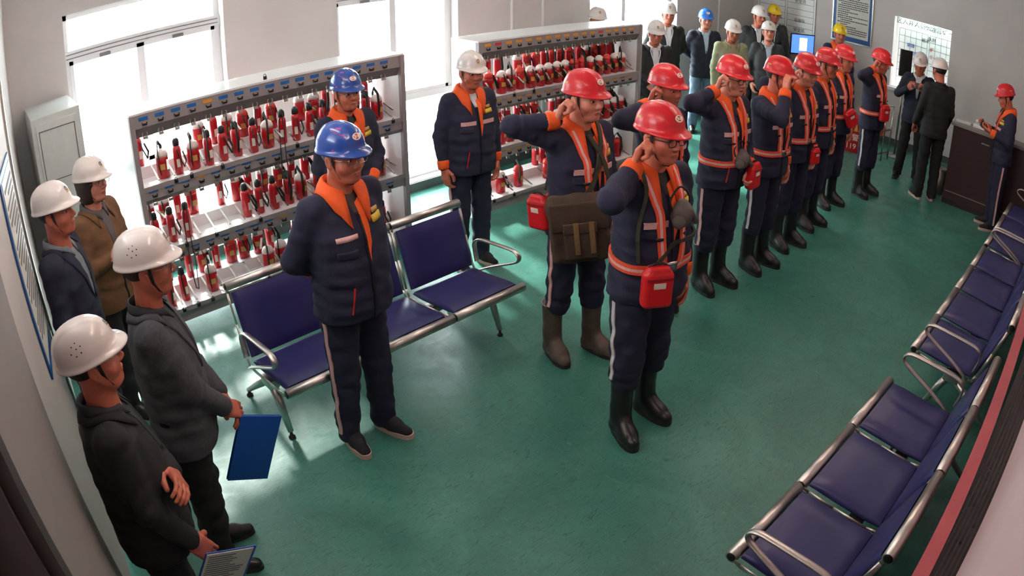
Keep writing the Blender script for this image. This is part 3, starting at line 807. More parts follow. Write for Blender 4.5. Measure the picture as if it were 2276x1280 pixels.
def person(label, pos, yaw, T, helmet='white', top='worker', jac=None, shirt=None, trous=None, feet='boots', footm='black', armR='down', armL='down', head=(0, 0), headk='n', skin=0,
           glasses=None, near=False, girth=0.0, harness=False, badge=True, hairst='short', lanyard=False, vents=False, stance=(.0, .0), fy=.105, stripes=True, marks=False, hem=None, group=None, openj=False, lean=0.0, chest_plate=False, tucked=True, legw=1.0, collar_m=None):
    PN[0] += 1; sd = PN[0]; s = T/1.80
    root = empty('person', (pos[0], pos[1], 0), math.radians(yaw)); root.scale = (s, s, s); tag(root, label, 'person', group)
    hj, ht = (.0095, .010) if near else (.0135, .015)
    jac = jac or NAVY; trous = trous or NAVYT; g = girth
    SH = np.array([-.008, .168+g*.15, 1.405])
    # ---- arms
    arms = []
    for side, a in ((-1, armR), (1, armL)):
        d = dict(ARM[a]) if isinstance(a, str) else dict(a)
        mir = np.array([1, side, 1.0])
        u, f, bk = unit(d['u'])*mir, unit(d['f'])*mir, unit(d['back'])*mir
        sh = SH*mir; el = sh+u*.285; wr = el+f*.245
        if 'wrist' in d:                                            # two-bone reach
            w_ = np.array(d['wrist'], float)*mir; v = w_-sh; L = min(np.linalg.norm(v), .52); v = v/np.linalg.norm(v)
            pole = np.array(d['pole'], float)*mir; pole = pole-v*(pole@v); pole /= np.linalg.norm(pole)
            a_ = (.285**2-.245**2+L*L)/(2*L); h_ = math.sqrt(max(.285**2-a_*a_, 0)); el = sh+v*a_+pole*h_; wr = sh+v*L; f = (wr-el)/np.linalg.norm(wr-el)
        hd = unit(d['hd'])*mir if 'hd' in d else f
        arms.append((side, sh, el, wr, hd, bk, d['hand']))
    pts = np.array([p for a in arms for p in a[1:4]])
    # ---- jacket
    zh = hem if hem is not None else (.83 if top == 'worker' else .80)
    lo = np.minimum(pts.min(0)-.12, (-.26, -.30, zh-.03)); hi = np.maximum(pts.max(0)+.12, (.30, .30, 1.55))
    F = Field(lo, hi, hj)
    tz = [zh, zh+.06, 1.00, 1.14, 1.27, 1.37, 1.43, 1.475 if top == 'worker' else 1.458]
    aa = [.186+g, .190+g, .178+g, .184+g, .192+g*.8, .182+g*.5, .125, .072]
    bb = [.135+g*1.1, .140+g*1.2, .130+g*1.4, .132+g*1.1, .130+g*.6, .112+g*.2, .088, .066]
    cx = [.005+g*.2, .008+g*.3, .012+g*.4, .012+g*.3, .006, -.006, -.014, -.016]
    wn = rough_noise(sd, .0045 if top == 'worker' else .003)
    waist = lambda X, Y, Z: wn(X, Y, Z)+.0035*np.sin(78*Z+9*Y+7*X+sd)*np.exp(-((Z-1.0)/.13)**2)+.006*np.exp(-((Z-1.08)/.20)**2)*(.5-np.abs(np.sin(21*Z+13*Y*np.sign(Y)+9*X+sd*1.3)))*np.minimum(1, np.abs(Y)/.08)
    F.prof(tz, aa, bb, cx, .01, 2.4, waist)
    for sg in (-1, 1): F.cone((-.012, sg*.070, 1.428 if top == 'worker' else 1.412), (-.008, sg*(.148+g*.3), 1.402), .052 if top == 'worker' else .044, .056, .035)
    TF = Field(F.lo, F.lo+F.h*(F.n-1), F.h); TF.f = F.f.copy(); TF.n = F.n
    r0 = .068 if top == 'worker' else .064
    for (side, sh, el, wr, f, bk, hp) in arms:
        L1 = .285; ph = sd*1.7+side
        w1 = lambda X, Y, Z, t, ph=ph: .0035*np.sin(17*X+23*Y-19*Z+ph)*np.sin(29*X-13*Y+37*Z+2*ph)+.0018*np.sin(t*21+33*X-41*Y+ph)+.0085*np.exp(-((t-.88)/.26)**2)*(.5-np.abs(np.sin(t*9+24*X-19*Y+13*Z+ph)))+.0050*np.exp(-((t-.15)/.22)**2)*(.5-np.abs(np.sin(t*7-17*X+23*Y+21*Z+ph)))
        w2 = lambda X, Y, Z, t, ph=ph: .0040*np.sin(t*15+ph+43*X+37*Y)*np.exp(-(t/.45)**2)+.0030*np.sin(23*X+31*Y+41*Z+ph)*np.sin(37*X-29*Y+17*Z)+.0085*np.exp(-((t-.10)/.30)**2)*(.5-np.abs(np.sin(t*10+26*X+21*Y-11*Z+ph)))
        F.cone(sh, el, r0+.002, r0-.012, .035, w1); F.cone(el, el+(wr-el)*.93, r0-.011, .046, .02, w2)
    V, Q = F.mesh(); me = np_mesh('jacket', V, Q); me.materials.append(jac); jk = obj('jacket', me, root)
    # ---- trousers
    zb = .345 if feet == 'boots' else .065
    fx = [stance[0], stance[1]]
    G = Field((-.22, -.27, zb-.03), (.26, .27, 1.06), ht)
    wt = rough_noise(sd+50, .0045, 27, 31)
    G.prof([.84, .92, 1.0, 1.04], [.150+g*.8, .168+g, .165+g, .155+g], [.10+g*.5, .118+g, .115+g*1.2, .11+g], [0, 0, .004, .005], .02, 2.4)
    legs = []
    for i, sg in enumerate((-1, 1)):
        hp_ = np.array([0, sg*.088, .90]); an = np.array([fx[i]-.018, sg*fy, .08]); kn = hp_+(an-hp_)*.52+np.array([.018, 0, 0])
        lw = lambda X, Y, Z, t, i=i: wt(X, Y, Z)+.0032*np.sin(t*13+41*X+37*Y+sd+i)*np.minimum(1, t*1.3)+.007*(.5-np.abs(np.sin(t*8+23*X-19*Y+sd+i)))*np.where(Z < .62, 1.0, .45)
        G.cone(hp_, kn, (.094+g*.5)*legw, (.074+g*.2)*legw, .02, lw)
        end = kn+(an-kn)*((kn[2]-zb)/(kn[2]-an[2]))
        G.cone(kn, end, (.074+g*.2)*legw, (.064 if feet == 'boots' else .066)*legw, .02, lw)
        if feet == 'boots': G.cone(end+(kn-end)*.16, end+(kn-end)*.30, .070*legw, .074*legw, .02, lw)
        legs.append((hp_, kn, an, sg))
    V, Q = G.mesh(); me = np_mesh('trousers', V, Q); me.materials.append(trous); tr = obj('trousers', me, root)
    # ---- footwear
    for i, (hp_, kn, an, sg) in enumerate(legs):
        lc = (fx[i], sg*fy, 0); rt = (0, 0, sg*math.radians(11))
        if feet == 'boots':
            bo = obj('boot', BOOT_ME[footm], root, None, lc, rt); obj('sole', BSOLE, bo)
            if near or footm == 'mud': obj('rim', BRIM, bo)
        else:
            bo = obj('shoe', SHOE_ME[feet], root, None, lc, rt); obj('sole', SSOLE[feet], bo)
    # ---- body: head, hands and the figure under the clothes in one mesh
    B = Field((-.5, -.75, .0), (.6, .75, 1.6), .024)
    B.prof([.80, 1.0, 1.2, 1.36, 1.42], [.12, .12, .13, .13, .06], [.07, .075, .08, .07, .045], [0, 0, 0, -.01, -.015], .02)
    B.cone((-.02, 0, 1.36), (-.006, 0, 1.50), .05, .046, .02)
    for (side, sh, el, wr, f, bk, hp) in arms: B.cone(sh, el, .036, .032, .02); B.cone(el, wr, .030, .0265, .02)
    for (hp_, kn, an, sg) in legs: B.cone(hp_*np.array([1, 1, .98]), kn, .06, .045, .03); B.cone(kn, an, .042, .03, .02)
    V0, Q0 = B.mesh(); Vs, Qs, Ms = [V0], [Q0], [np.zeros(len(Q0), int)]; off = len(V0)
    hy, hpch = math.radians(head[0]), math.radians(head[1])
    Hm = Matrix.Translation((.018+lean, 0, 1.522)) @ Matrix.Rotation(hy, 4, 'Z') @ Matrix.Rotation(hpch, 4, 'Y') @ Matrix.Translation((.016, 0, .112)) @ Matrix.Scale(1.04, 4)
    HV, HQ, HM = HEADS[(headk, 'f' if near else 'c')]
    A = np.array(Hm); Vs.append(HV@A[:3, :3].T+A[:3, 3]); Qs.append(HQ+off); Ms.append(HM); off += len(HV)
    for (side, sh, el, wr, f, bk, hp) in arms:
        hv, hq = (HANDS if near else HANDSC)[hp]
        x = f; z = bk-x*(bk@x); z /= np.linalg.norm(z); y = np.cross(z, x) if side < 0 else np.cross(x, z)
        Vs.append(wr+hv[:, :1]*x+hv[:, 1:2]*y+hv[:, 2:]*z); Qs.append((hq if side < 0 else hq[:, ::-1])+off); Ms.append(np.zeros(len(hq), int)); off += len(hv)
    me = np_mesh('body', np.vstack(Vs), np.vstack(Qs), np.concatenate(Ms)); me.materials.append(SKIN[skin]); me.materials.append(LIP); bd = obj('body', me, root)
    def hchild(name, me, parent): o = obj(name, me, parent); o.matrix_local = Hm; return o
    for sg in (-1, 1):
        e = obj('eye', EYE_ME, bd); e.matrix_local = Hm @ Matrix.Translation((.0705, sg*.032, -.004))
    hchild('eyebrow', BROW_ME, bd); hchild('eyebrow', BROWR_ME, bd)
    hchild('hair', HAIRS[hairst], root)
    sh_me, em_me = helmet_data(helmet)
    hl = hchild('helmet', sh_me, root)
    for nm, me in (('emblem', em_me), ('chin_strap', CHIN_ME), ('head_band', LINER_ME))+((('vent_holes', VENT_ME),) if vents else ())+((('paint_marks', MARK_ME),) if marks else ()):
        q = obj(nm, me, hl)
        if nm in ('emblem', 'vent_holes', 'paint_marks'): q['kind'] = 'stuff'
    if glasses: hchild('glasses', GLASS_ME[glasses], root)
    # ---- dress
    if top == 'worker':
        collar(TF, collar_m or ORANGE, jk)
        front_patch('shirt', TF, [(-.05, 1.475), (.05, 1.475), (.012, 1.36), (-.012, 1.36)], shirt or mat('dark_tshirt', (44, 38, 42), .8), jk, 6, 8, .003)
        front_patch('placket', TF, [(.010, 1.41), (.055, 1.43), (.034, 1.22), (.008, 1.12)], ORANGE, jk, 5, 10, .005)
        if chest_plate: front_patch('name_strip', TF, [(-.145, 1.285), (-.035, 1.285), (-.035, 1.262), (-.145, 1.262)], REFL, jk, 10, 3, .005)
        elif stripes:
            wrap('chest_stripe', TF, [(.16, -.19, 1.245), (.2, -.10, 1.245), (.2, -.03, 1.245)], .030, .004, [REFL], jk, n=12)
            wrap('chest_stripe', TF, [(.16, .19, 1.245), (.2, .10, 1.245), (.2, .045, 1.245)], .030, .004, [REFL], jk, n=12)
        if near:
            front_patch('pocket_flap', TF, [(-.150, 1.215), (-.045, 1.215), (-.05, 1.172), (-.145, 1.178)], jac, jk, 8, 5, .005)
            wrap('pocket_piping', TF, [(.2, -.115, 1.03), (.2, -.135, .95), (.2, -.15, .90)], .008, .004, [EMB_R], jk, n=8, cols=1)
        wrap('zip', TF, [(.2, .006, 1.38), (.2, .006, 1.1), (.2, .006, zh+.01)], .012, .004, [mat('dark_zip', (22, 22, 34), .5)], jk, n=20, cols=1)
        if badge:
            front_patch('badge', TF, [(.070, 1.335), (.145, 1.335), (.145, 1.305), (.070, 1.305)], YTAG, jk, 6, 3, .007); front_patch('badge_pin', TF, [(.085, 1.365), (.13, 1.365), (.13, 1.343), (.085, 1.343)], EMB_O, jk, 5, 3, .007)
        for (side, sh, el, wr, f, bk, hp) in arms:
            c = MB(); p = [el+(wr-el)*t for t in (.74, .80, .90, 1.0, 1.03)]; c.tube([tuple(q) for q in p], [.050, .0525, .050, .0475, .043], 18)
            c.build('cuff', ORANGE, jk)
        if stripes:
            for (hp_, kn, an, sg) in legs:
                def core(P, hp_=hp_, kn=kn, an=an):
                    C = np.zeros_like(P)
                    for j in range(3): C[:, j] = np.interp(-P[:, 2], [-hp_[2], -kn[2], -an[2]], [hp_[j], kn[j], an[j]])
                    C[:, 2] = P[:, 2]; return C
                zz = np.linspace(.82, zb+.03, 6); wrap('side_stripe', G, [(.02, sg*.5, z) for z in zz], .022, .004, [REFLW if sd % 2 else REFL], tr, core, 26, .002, .3, 1)
    else:
        sm = shirt or mat('white_shirt', (206, 204, 208), .7)
        front_patch('shirt', TF, [(-.052, 1.475), (.052, 1.475), (.010, 1.16), (-.010, 1.16)], sm, jk, 7, 12, .003)
        collar(TF, sm, jk, .30, .70, 'shirt_collar', .022)
        if top == 'suit':
            for sg in (-1, 1): front_patch('lapel', TF, [(sg*.050, 1.470), (sg*.105, 1.405), (sg*.060, 1.27), (sg*.008, 1.14)], jac, jk, 7, 10, .008)
            collar(TF, jac, jk, 1.0, .92, 'jacket_collar', .052)
        else:
            collar(TF, jac, jk, .62, .92, 'jacket_collar', .054)
            wrap('zip', TF, [(.2, .004, 1.2), (.2, .004, 1.0), (.2, .004, zh+.01)], .010, .004, [M_BLACK], jk, n=16, cols=1)
    if lanyard:
        for sg in (-1, 1): wrap('lanyard', TF, [(-.02, sg*.075, 1.6), (.1, sg*.07, 1.45), (.2, sg*.045, 1.3), (.2, sg*.01, 1.14)], .012, .006, [mat('white_lanyard', (206, 202, 214), .6)], root, n=18, cols=1)
        front_patch('pass_card', TF, [(-.035, 1.145), (.035, 1.145), (.035, 1.055), (-.035, 1.055)], RTAG, root, 5, 5, .010)
    if harness:
        hr = empty('harness'); hr.parent = root
        for sg in (-1, 1):
            wrap('shoulder_strap', TF, [(-.15, sg*.04, 1.12), (-.17, sg*.085, 1.30), (-.08, sg*.105, 1.55), (.06, sg*.112, 1.52), (.2, sg*.105, 1.36), (.2, sg*.085, 1.20), (.2, sg*.060, 1.04)], .042, .007, [HARN, REFL], hr, n=40, off=.006)
        wrap('waist_belt', TF, [(.25*math.cos(a), .25*math.sin(a), 1.03) for a in np.linspace(.12, 2*math.pi-.12, 17)], .046, .007, [HARN, REFL], hr, n=46, off=.006)
        for sg in (-1, 1):
            front_patch('buckle', TF, [(sg*.062, 1.188), (sg*.098, 1.188), (sg*.097, 1.174), (sg*.061, 1.174)], M_BLACK, hr, 4, 3, .015)
        front_patch('belt_buckle', TF, [(-.032, 1.055), (.032, 1.055), (.032, 1.005), (-.032, 1.005)], M_STEEL, hr, 4, 4, .015)
    root['_tf'] = 0; del root['_tf']
    M = Matrix.Translation((pos[0], pos[1], 0)) @ Matrix.Rotation(math.radians(yaw), 4, 'Z') @ Matrix.Scale(s, 4)
    return dict(root=root, M=M, TF=TF, F=F, G=G, arms=arms, s=s, yaw=yaw, jk=jk)
# ================================================================ lamp racks with self-rescuers
M_RACK = mat('rack_grey_enamel', (152, 142, 144), .45); M_RACKW = mat('rack_white_shelf', (232, 230, 230), .4); M_RACKD = mat('rack_dark_face', (120, 108, 110), .5)
TAGB = mat('blue_tag', (30, 104, 178), .4); TAGO = mat('orange_tag', (222, 150, 52), .4); TAGR = mat('red_tag', (206, 60, 60), .4)
CANR = mat('red_canister', (190, 20, 34), .32, coat=.2); CANO = mat('orange_red_canister', (214, 52, 36), .35); CANW = mat('pale_dome', (226, 210, 204), .3)
STRAPG = mat('green_black_strap', (34, 36, 30), .7)
def canister_meshes():
    d = {}
    b = MB(); b.lathe([(.028, 0), (.036, .006), (.037, .15), (.034, .168), (.022, .182)], 16, sx=1.0, sy=.82); d['A'] = b.mesh('canister_a')
    b = MB(); b.lathe([(.034, 0), (.044, .006), (.046, .10), (.045, .135), (.03, .15)], 16, sx=.9, sy=1.0); d['B'] = b.mesh('canister_b')
    b = MB(); b.lathe([(.023, .180), (.025, .186), (.024, .215), (.013, .228)], 12); d['capA'] = b.mesh('cap_a')
    b = MB(); b.lathe([(.046, .136), (.046, .15), (.036, .172), (.015, .184)], 16, sx=.9); d['capB'] = b.mesh('cap_b')
    b = MB(); b.tube([(.030, -.02, .03), (.052, -.03, .10), (.040, -.022, .19), (.0, -.02, .235), (-.03, .0, .20), (-.035, .0, .12)], .0115, 6, sx=.35); d['strap1'] = b.mesh('strap_a')
    b = MB(); b.tube([(.038, .0, .16), (.055, .012, .11), (.062, .038, .05), (.048, .055, .085), (.02, .04, .14)], .012, 6, sx=.35); d['strap2'] = b.mesh('strap_b')
    b = MB(); b.tube([(.02, -.012, .20), (.055, -.016, .14), (.128, -.014, .02), (.134, -.018, -.16), (.138, -.008, -.30), (.138, .010, -.31), (.136, .022, -.16), (.126, .018, .03), (.05, .016, .14), (.01, .012, .21)], .010, 6, sx=.3); d['strap3'] = b.mesh('strap_c')
    b = MB(); b.box((.0365, -.012, .05), (.0385, .012, .10)); d['lab'] = b.mesh('label_a')
    b = MB(); b.box((.041, -.018, .06), (.0425, .018, .095)); d['labB'] = b.mesh('label_b')
    b = MB(); b.box((-.02, .030, .118), (.075, .046, .126), M=Matrix.Rotation(math.radians(28), 4, 'Y')); d['bar'] = b.mesh('latch_a')
    return d
CM = canister_meshes()
def setm(me, *ms):
    me.materials.clear()
    for m in ms: me.materials.append(m)
setm(CM['A'], CANR); setm(CM['B'], CANR); setm(CM['capA'], M_BLACK); setm(CM['capB'], CANW); setm(CM['lab'], EMB_W); setm(CM['labB'], EMB_O)
for k in ('strap1', 'strap2', 'strap3'): setm(CM[k], STRAPG)
setm(CM['bar'], M_STEEL)
CM['capC'] = CM['capB'].copy(); setm(CM['capC'], CANO)
def canister(kind, loc, rz, lean, label, group, strap=None):
    t = empty('self_rescuer', loc, rz); t.rotation_euler = (0, lean, rz); t.scale = (1.14, 1.08, 1.18); tag(t, label, 'self rescuer', group)
    if kind == 'A': parts = [('canister', 'A'), ('cap', 'capA'), ('label_plate', 'lab')]
    elif kind == 'B': parts = [('canister', 'B'), ('cap', 'capB'), ('label_plate', 'labB'), ('latch_bar', 'bar')]
    else: parts = [('canister', 'B'), ('cap', 'capC'), ('label_plate', 'labB')]
    if strap: parts.append(('strap', strap))
    for nm, k in parts: obj(nm, CM[k], t)
    return t
TIERS = [(1.70, 1.53, 1.17), (1.17, 1.035, .675), (.675, .56, .18)]      # strip top, strip bottom, shelf
def plate_meshes():
    d = {}
    b = MB(); b.box((0, -.036, -.012), (.003, .036, .012)); d['tag'] = b.mesh('tag_plate')
    b = MB(); b.box((0, -.018, -.008), (.012, .018, .003)).box((.0, -.022, .003), (.006, -.014, .012)).box((0, .014, .003), (.006, .022, .012)); d['hook'] = b.mesh('key_hook'); setm(d['hook'], M_BLACK)
    b = MB(); b.tube([(.004+.0, .020*math.cos(a), .020*math.sin(a)) for a in [2*math.pi*i/12 for i in range(12)]], .004, 6, closed=True); b.box((-.002, -.018, -.034), (.010, .018, -.014)); d['clip'] = b.mesh('lamp_clip'); setm(d['clip'], M_STEEL2)
    b = MB(); b.box((-.21, -.007, -.003), (.0, .007, .003)); d['bar'] = b.mesh('holder_bar'); setm(d['bar'], M_STEEL)
    b = MB(); b.box((-.006, -.014, -.036), (.006, .014, -.010), .003); b.tube([(0, .009*math.cos(a), -.010+.016*math.sin(a)) for a in [math.pi*i/8 for i in range(9)]], .0025, 6); d['lock'] = b.mesh('padlock'); setm(d['lock'], M_BLACK)
    return d
PM = plate_meshes()
PMT = {}
for nm, m in (('b', TAGB), ('o', TAGO), ('r', TAGR)): PMT[nm] = PM['tag'].copy(); setm(PMT[nm], m)
def can_label(kd, row, ti, words, k):
    o = '%d%s' % (k, {1: 'st', 2: 'nd', 3: 'rd'}.get(k, 'th'))
    return 'red %s self-rescuer, %s row, %s shelf of %s, %s from %s' % ({'A': 'black-capped', 'B': 'pale-domed', 'C': 'orange-domed'}[kd], row, ('top', 'middle', 'bottom')[ti], words[0], o, words[1])
def rack(y0, y1, label, tagc, seed, words, gaps, kinds, straps):
    X0, X1 = -4.93, -5.31; rnd = random.Random(seed)
    r = empty('lamp_rack', (X0, y0, 0)); tag(r, label, 'rack', 'lamp charging racks'); L = y1-y0; D = X1-X0
    for yy in (0, L-.035):
        box('end_panel', (D, yy, 0), (0, yy+.035, 1.70), M_RACKW, r); box('post', (-.03, yy-.002, 0), (.012, yy+.037, 1.703), M_RACK, r)
    box('top_panel', (D, .0, 1.70), (.004, L, 1.715), mat('glossy_white_top', (238, 238, 238), .22, spec=.8, coat=.6), r); box('plinth', (-.06, .03, .06), (-.02, L-.03, .17), M_RACK, r)
    for yy in (.05, L*.5, L-.09): box('foot', (D+.03, yy, 0), (-.03, yy+.05, .06), M_RACKD, r)
    n = int((L-.09)/.126)
    for ti, (zt, zb, zs) in enumerate(TIERS):
        b = MB(); b.box((-.012, .035, zt-.095), (0, L-.035, zt))
        b.cur = 1; b._add([(0, .035, zt-.095), (0, L-.035, zt-.095), (-.045, L-.035, zb), (-.045, .035, zb), (-.012, .035, zt-.095), (-.012, L-.035, zt-.095), (-.055, L-.035, zb), (-.055, .035, zb)], [(0, 1, 2, 3), (7, 6, 5, 4), (2, 6, 7, 3), (0, 3, 7, 4), (1, 5, 6, 2)])
        b.build('key_strip', [M_RACK, M_RACKD], r)
        box('shelf', (D, .035, zs-.025), (.0, L-.035, zs), M_RACKW, r); box('shelf_lip', (0, .03, zs-.03), (.008, L-.03, zs+.006), M_RACK, r)
        box('step_shelf', (D, .035, zs+.0), (-.24, L-.035, zs+.09), M_RACKW, r)
        cnt = [0, 0]
        for c in range(n):
            y = .035+.063+c*.126+.01
            if y > L-.08: break
            tg = tagc if rnd.random() > .14 else ('o' if tagc == 'b' else rnd.choice('rr'))
            obj('tag_plate', PMT[tg], r, None, (0.001, y, zt-.032)); obj('key_hook', PM['hook'], r, None, (.001, y+.006, zt-.072)); obj('lamp_clip', PM['clip'], r, None, (-.028, y+.004, zb+.018), (0, math.radians(-12), 0))
            if c % 2 == 0 or tagc == 'b':
                obj('holder_bar', PM['bar'], r, None, (-.005, y+.058, zs+.03), (0, math.radians(20), 0))
                if rnd.random() < .5: obj('padlock', PM['lock'], r, None, (.012, y+.058, zs+.012))
            if (ti, c) not in gaps:
                sp = straps.get((ti, c)) or rnd.choice(['strap2', 'strap1', 'strap2', 'strap1'])
                cnt[0] += 1; kd = rnd.choice(kinds)
                canister(kd, (X0-.115+rnd.uniform(-.02, .02), y0+y+rnd.uniform(-.012, .008), zs), rnd.uniform(-.5, .5), rnd.uniform(-.05, .01), can_label(kd, 'front', ti, words, cnt[0]), 'self-rescuers on the '+words[0], sp)
            if rnd.random() < .82 and not (ti == 1 and (ti, c) in gaps and rnd.random() < .5):
                cnt[1] += 1; kd = rnd.choice(('B', 'C', 'B', 'A') if ti else ('C', 'B', 'A'))
                canister(kd, (X0-.31+rnd.uniform(-.012, .012), y0+y+rnd.uniform(-.01, .01), zs+.09), rnd.uniform(-.6, .6), rnd.uniform(-.03, .02), can_label(kd, 'back', ti, words, cnt[1]), 'self-rescuers on the '+words[0], rnd.choice([None, 'strap2', 'strap1']))
    return r
rack(1.03, 3.345, 'grey steel lamp rack with blue number tags and red self-rescuers', 'b', 3, ('blue-tagged rack', 'cabinet end'), {(0, 0), (1, 3), (1, 4), (1, 5), (2, 2), (2, 4), (2, 5), (2, 6)}, ('A', 'A', 'A', 'B'), {(0, 9): 'strap3', (0, 12): 'strap3', (1, 3): 'strap3', (1, 2): 'strap3'})
rack(4.13, 6.44, 'grey steel lamp rack with orange and red number tags beside the far window', 'o', 8, ('orange-tagged rack', 'gap end'), {(2, 0), (2, 1), (2, 3), (2, 5), (1, 1), (2, 6)}, ('B', 'B', 'C'), {})
# padlock lying on top of the nearer rack
t = obj('padlock', PM['lock'].copy(), None, None, (-4.97, 2.13, 1.751)); tag(t, 'small black padlock standing on top of the rack with blue tags', 'padlock')

# ================================================================ waiting-room benches
PAD = mat('dark_blue_leatherette', (44, 43, 98), .36, noise=.07, nscale=5, bump=.06, bscale=14)
CHROME = mat('satin_chrome', (208, 200, 194), .36, metal=1.0, noise=.05, nscale=20)
def pad_mesh(w, pts, th, name):
    """cushion following a side profile pts (x depth, z) of thickness th and width w, soft edges"""
    n = len(pts); cols = [0, .012, .035, .25, .5, .75, .965, .988, 1]; V = []; F = []
    P = catmull(pts, 14)
    for i, p in enumerate(P):
        tg = P[min(i+1, 13)]-P[max(i-1, 0)]; tg /= np.linalg.norm(tg); nr = np.array([-tg[1], tg[0]])
        e = min(1, min(i, 13-i)*.5+.25)
        for c in cols:
            k = min(1, min(c, 1-c)/.035); hgt = th*(.30+.70*k**.6)*(.45+.55*e)+.004*math.sin(math.pi*c)*math.sin(math.pi*i/13)
            q = p+nr*hgt; V.append((q[0], (c-.5)*w, q[1]))
    base = len(V)
    for i, p in enumerate(P):
        for c in (0, 1): V.append((p[0], (c-.5)*w, p[1]))
    m = len(cols)
    for i in range(13):
        for j in range(m-1): F.append((i*m+j, i*m+j+1, (i+1)*m+j+1, (i+1)*m+j))
        F.append((i*m, (i+1)*m, base+2*i+2, base+2*i)); F.append((i*m+m-1, base+2*i+1, base+2*i+3, (i+1)*m+m-1)); F.append((base+2*i, base+2*i+2, base+2*i+3, base+2*i+1))
    F2 = F
    me = bpy.data.meshes.new(name); me.from_pydata(V, [], F2); me.polygons.foreach_set('use_smooth', [True]*len(F2))
    bm = bmesh.new(); bm.from_mesh(me); bmesh.ops.recalc_face_normals(bm, faces=bm.faces); bm.to_mesh(me); bm.free(); me.update(); me.materials.append(PAD); return me
SEATP, BACKP = [(.035, .425), (.20, .408), (.36, .396), (.455, .398)], [(.478, .425), (.52, .54), (.565, .67), (.61, .80)]
SEAT_ME = pad_mesh(.535, SEATP, .030, 'seat_pad'); BACK_ME = pad_mesh(.535, BACKP, .028, 'back_pad')
# local bench frame: x = depth from the front rail backwards, y = along the row
def side_plate():
    b = MB()
    prof = [(.0, .425), (.05, .402), (.20, .386), (.40, .372), (.47, .380), (.50, .43), (.56, .62), (.615, .80), (.63, .845)]
    for (a, c) in zip(prof[:-1], prof[1:]): b.tube([(a[0], 0, a[1]), (c[0], 0, c[1])], .014, 6, sx=.4)
    return b.mesh('side_plate')
SIDE_ME = side_plate(); setm(SIDE_ME, CHROME)
b = MB(); b.tube([(.0, -.29, .425), (.0, .29, .425)], .030, 14); FRONT_ME = b.mesh('front_roll'); setm(FRONT_ME, CHROME)
b = MB(); b.tube([(.632, -.29, .838), (.632, .29, .838)], .028, 14); TOP_ME = b.mesh('top_roll'); setm(TOP_ME, CHROME)
b = MB(); b.lathe([(.022, -.001), (.022, .002), (.012, .003)], 12, Matrix.Rotation(math.radians(90), 4, 'X')); CAP_ME = b.mesh('end_cap'); setm(CAP_ME, M_BLACK)
def arm_mesh():
    b = MB(); pts = [(.44, 0, .385), (.30, 0, .46), (.10, 0, .555), (.055, 0, .585), (.048, 0, .615), (.075, 0, .638), (.13, 0, .645), (.34, 0, .632), (.43, 0, .62), (.475, 0, .59), (.48, 0, .54), (.46, 0, .45)]
    P = catmull(pts, 36); b.tube([tuple(p) for p in P], .0085, 8, sx=2.4, up=(0, 0, 1)); return b.mesh('armrest')
ARM_ME = arm_mesh(); setm(ARM_ME, CHROME)
def leg_mesh():
    b = MB(); b.tube([(.30, 0, .33), (.24, 0, .22), (.17, 0, .045)], [.030, .026, .018], 10); b.tube([(.34, 0, .33), (.52, 0, .20), (.73, 0, .045)], [.030, .024, .016], 10); b.box((.26, -.035, .30), (.38, .035, .365), .01)
    return b.mesh('leg_frame')
LEG_ME = leg_mesh(); setm(LEG_ME, CHROME)
b = MB(); b.lathe([(.022, 0), (.022, .010), (.012, .016), (.008, .05)], 12); FOOT_ME = b.mesh('foot_pad'); setm(FOOT_ME, M_BLACK)
def bench(n, loc, rz, label):
    r = empty('waiting_bench', loc, rz); tag(r, label, 'bench', 'blue waiting benches'); L = .6*n
    MB().box((.28, -L/2+.05, .315), (.36, L/2-.05, .36), .006).build('beam', M_STEEL2, r)
    for i in range(n):
        y = -L/2+.3+.6*i
        s = obj('seat', SEAT_ME, r, None, (0, y, 0)); bk = obj('backrest', BACK_ME, r, None, (0, y, 0))
        f = obj('front_roll', FRONT_ME, s); t = obj('top_roll', TOP_ME, bk)
        for e in (-.288, .288):
            obj('side_plate', SIDE_ME, r, None, (0, y+e, 0))
            obj('end_cap', CAP_ME, s, None, (0, e+(.004 if e > 0 else -.003), .425)); obj('end_cap', CAP_ME, bk, None, (.632, e+(.004 if e > 0 else -.003), .838))
    for e in (-1, 1):
        obj('armrest', ARM_ME, r, None, (0, e*(L/2-.0), 0))
        l = obj('leg', LEG_ME, r, None, (0, e*(L/2-.06), 0))
        for x in (.17, .73): obj('foot_pad', FOOT_ME, l, None, (x, 0, 0))
    return r
# rz=180: front towards +X ; rz=0: front towards -X
bench(3, (-3.107, 1.193+.895, 0), math.radians(180+1.8), 'three-seat blue bench standing alone in front of the lamp racks')
bench(3, (-.815, 1.96+.9, 0), 0, 'three-seat blue bench with its back to the red rail')
bench(4, (-.815, 4.223+1.2, 0), 0, 'four-seat blue bench between two other benches along the wall')
bench(3, (-.815, 6.70+.9, 0), 0, 'three-seat blue bench along the wall beside the brown reception counter')

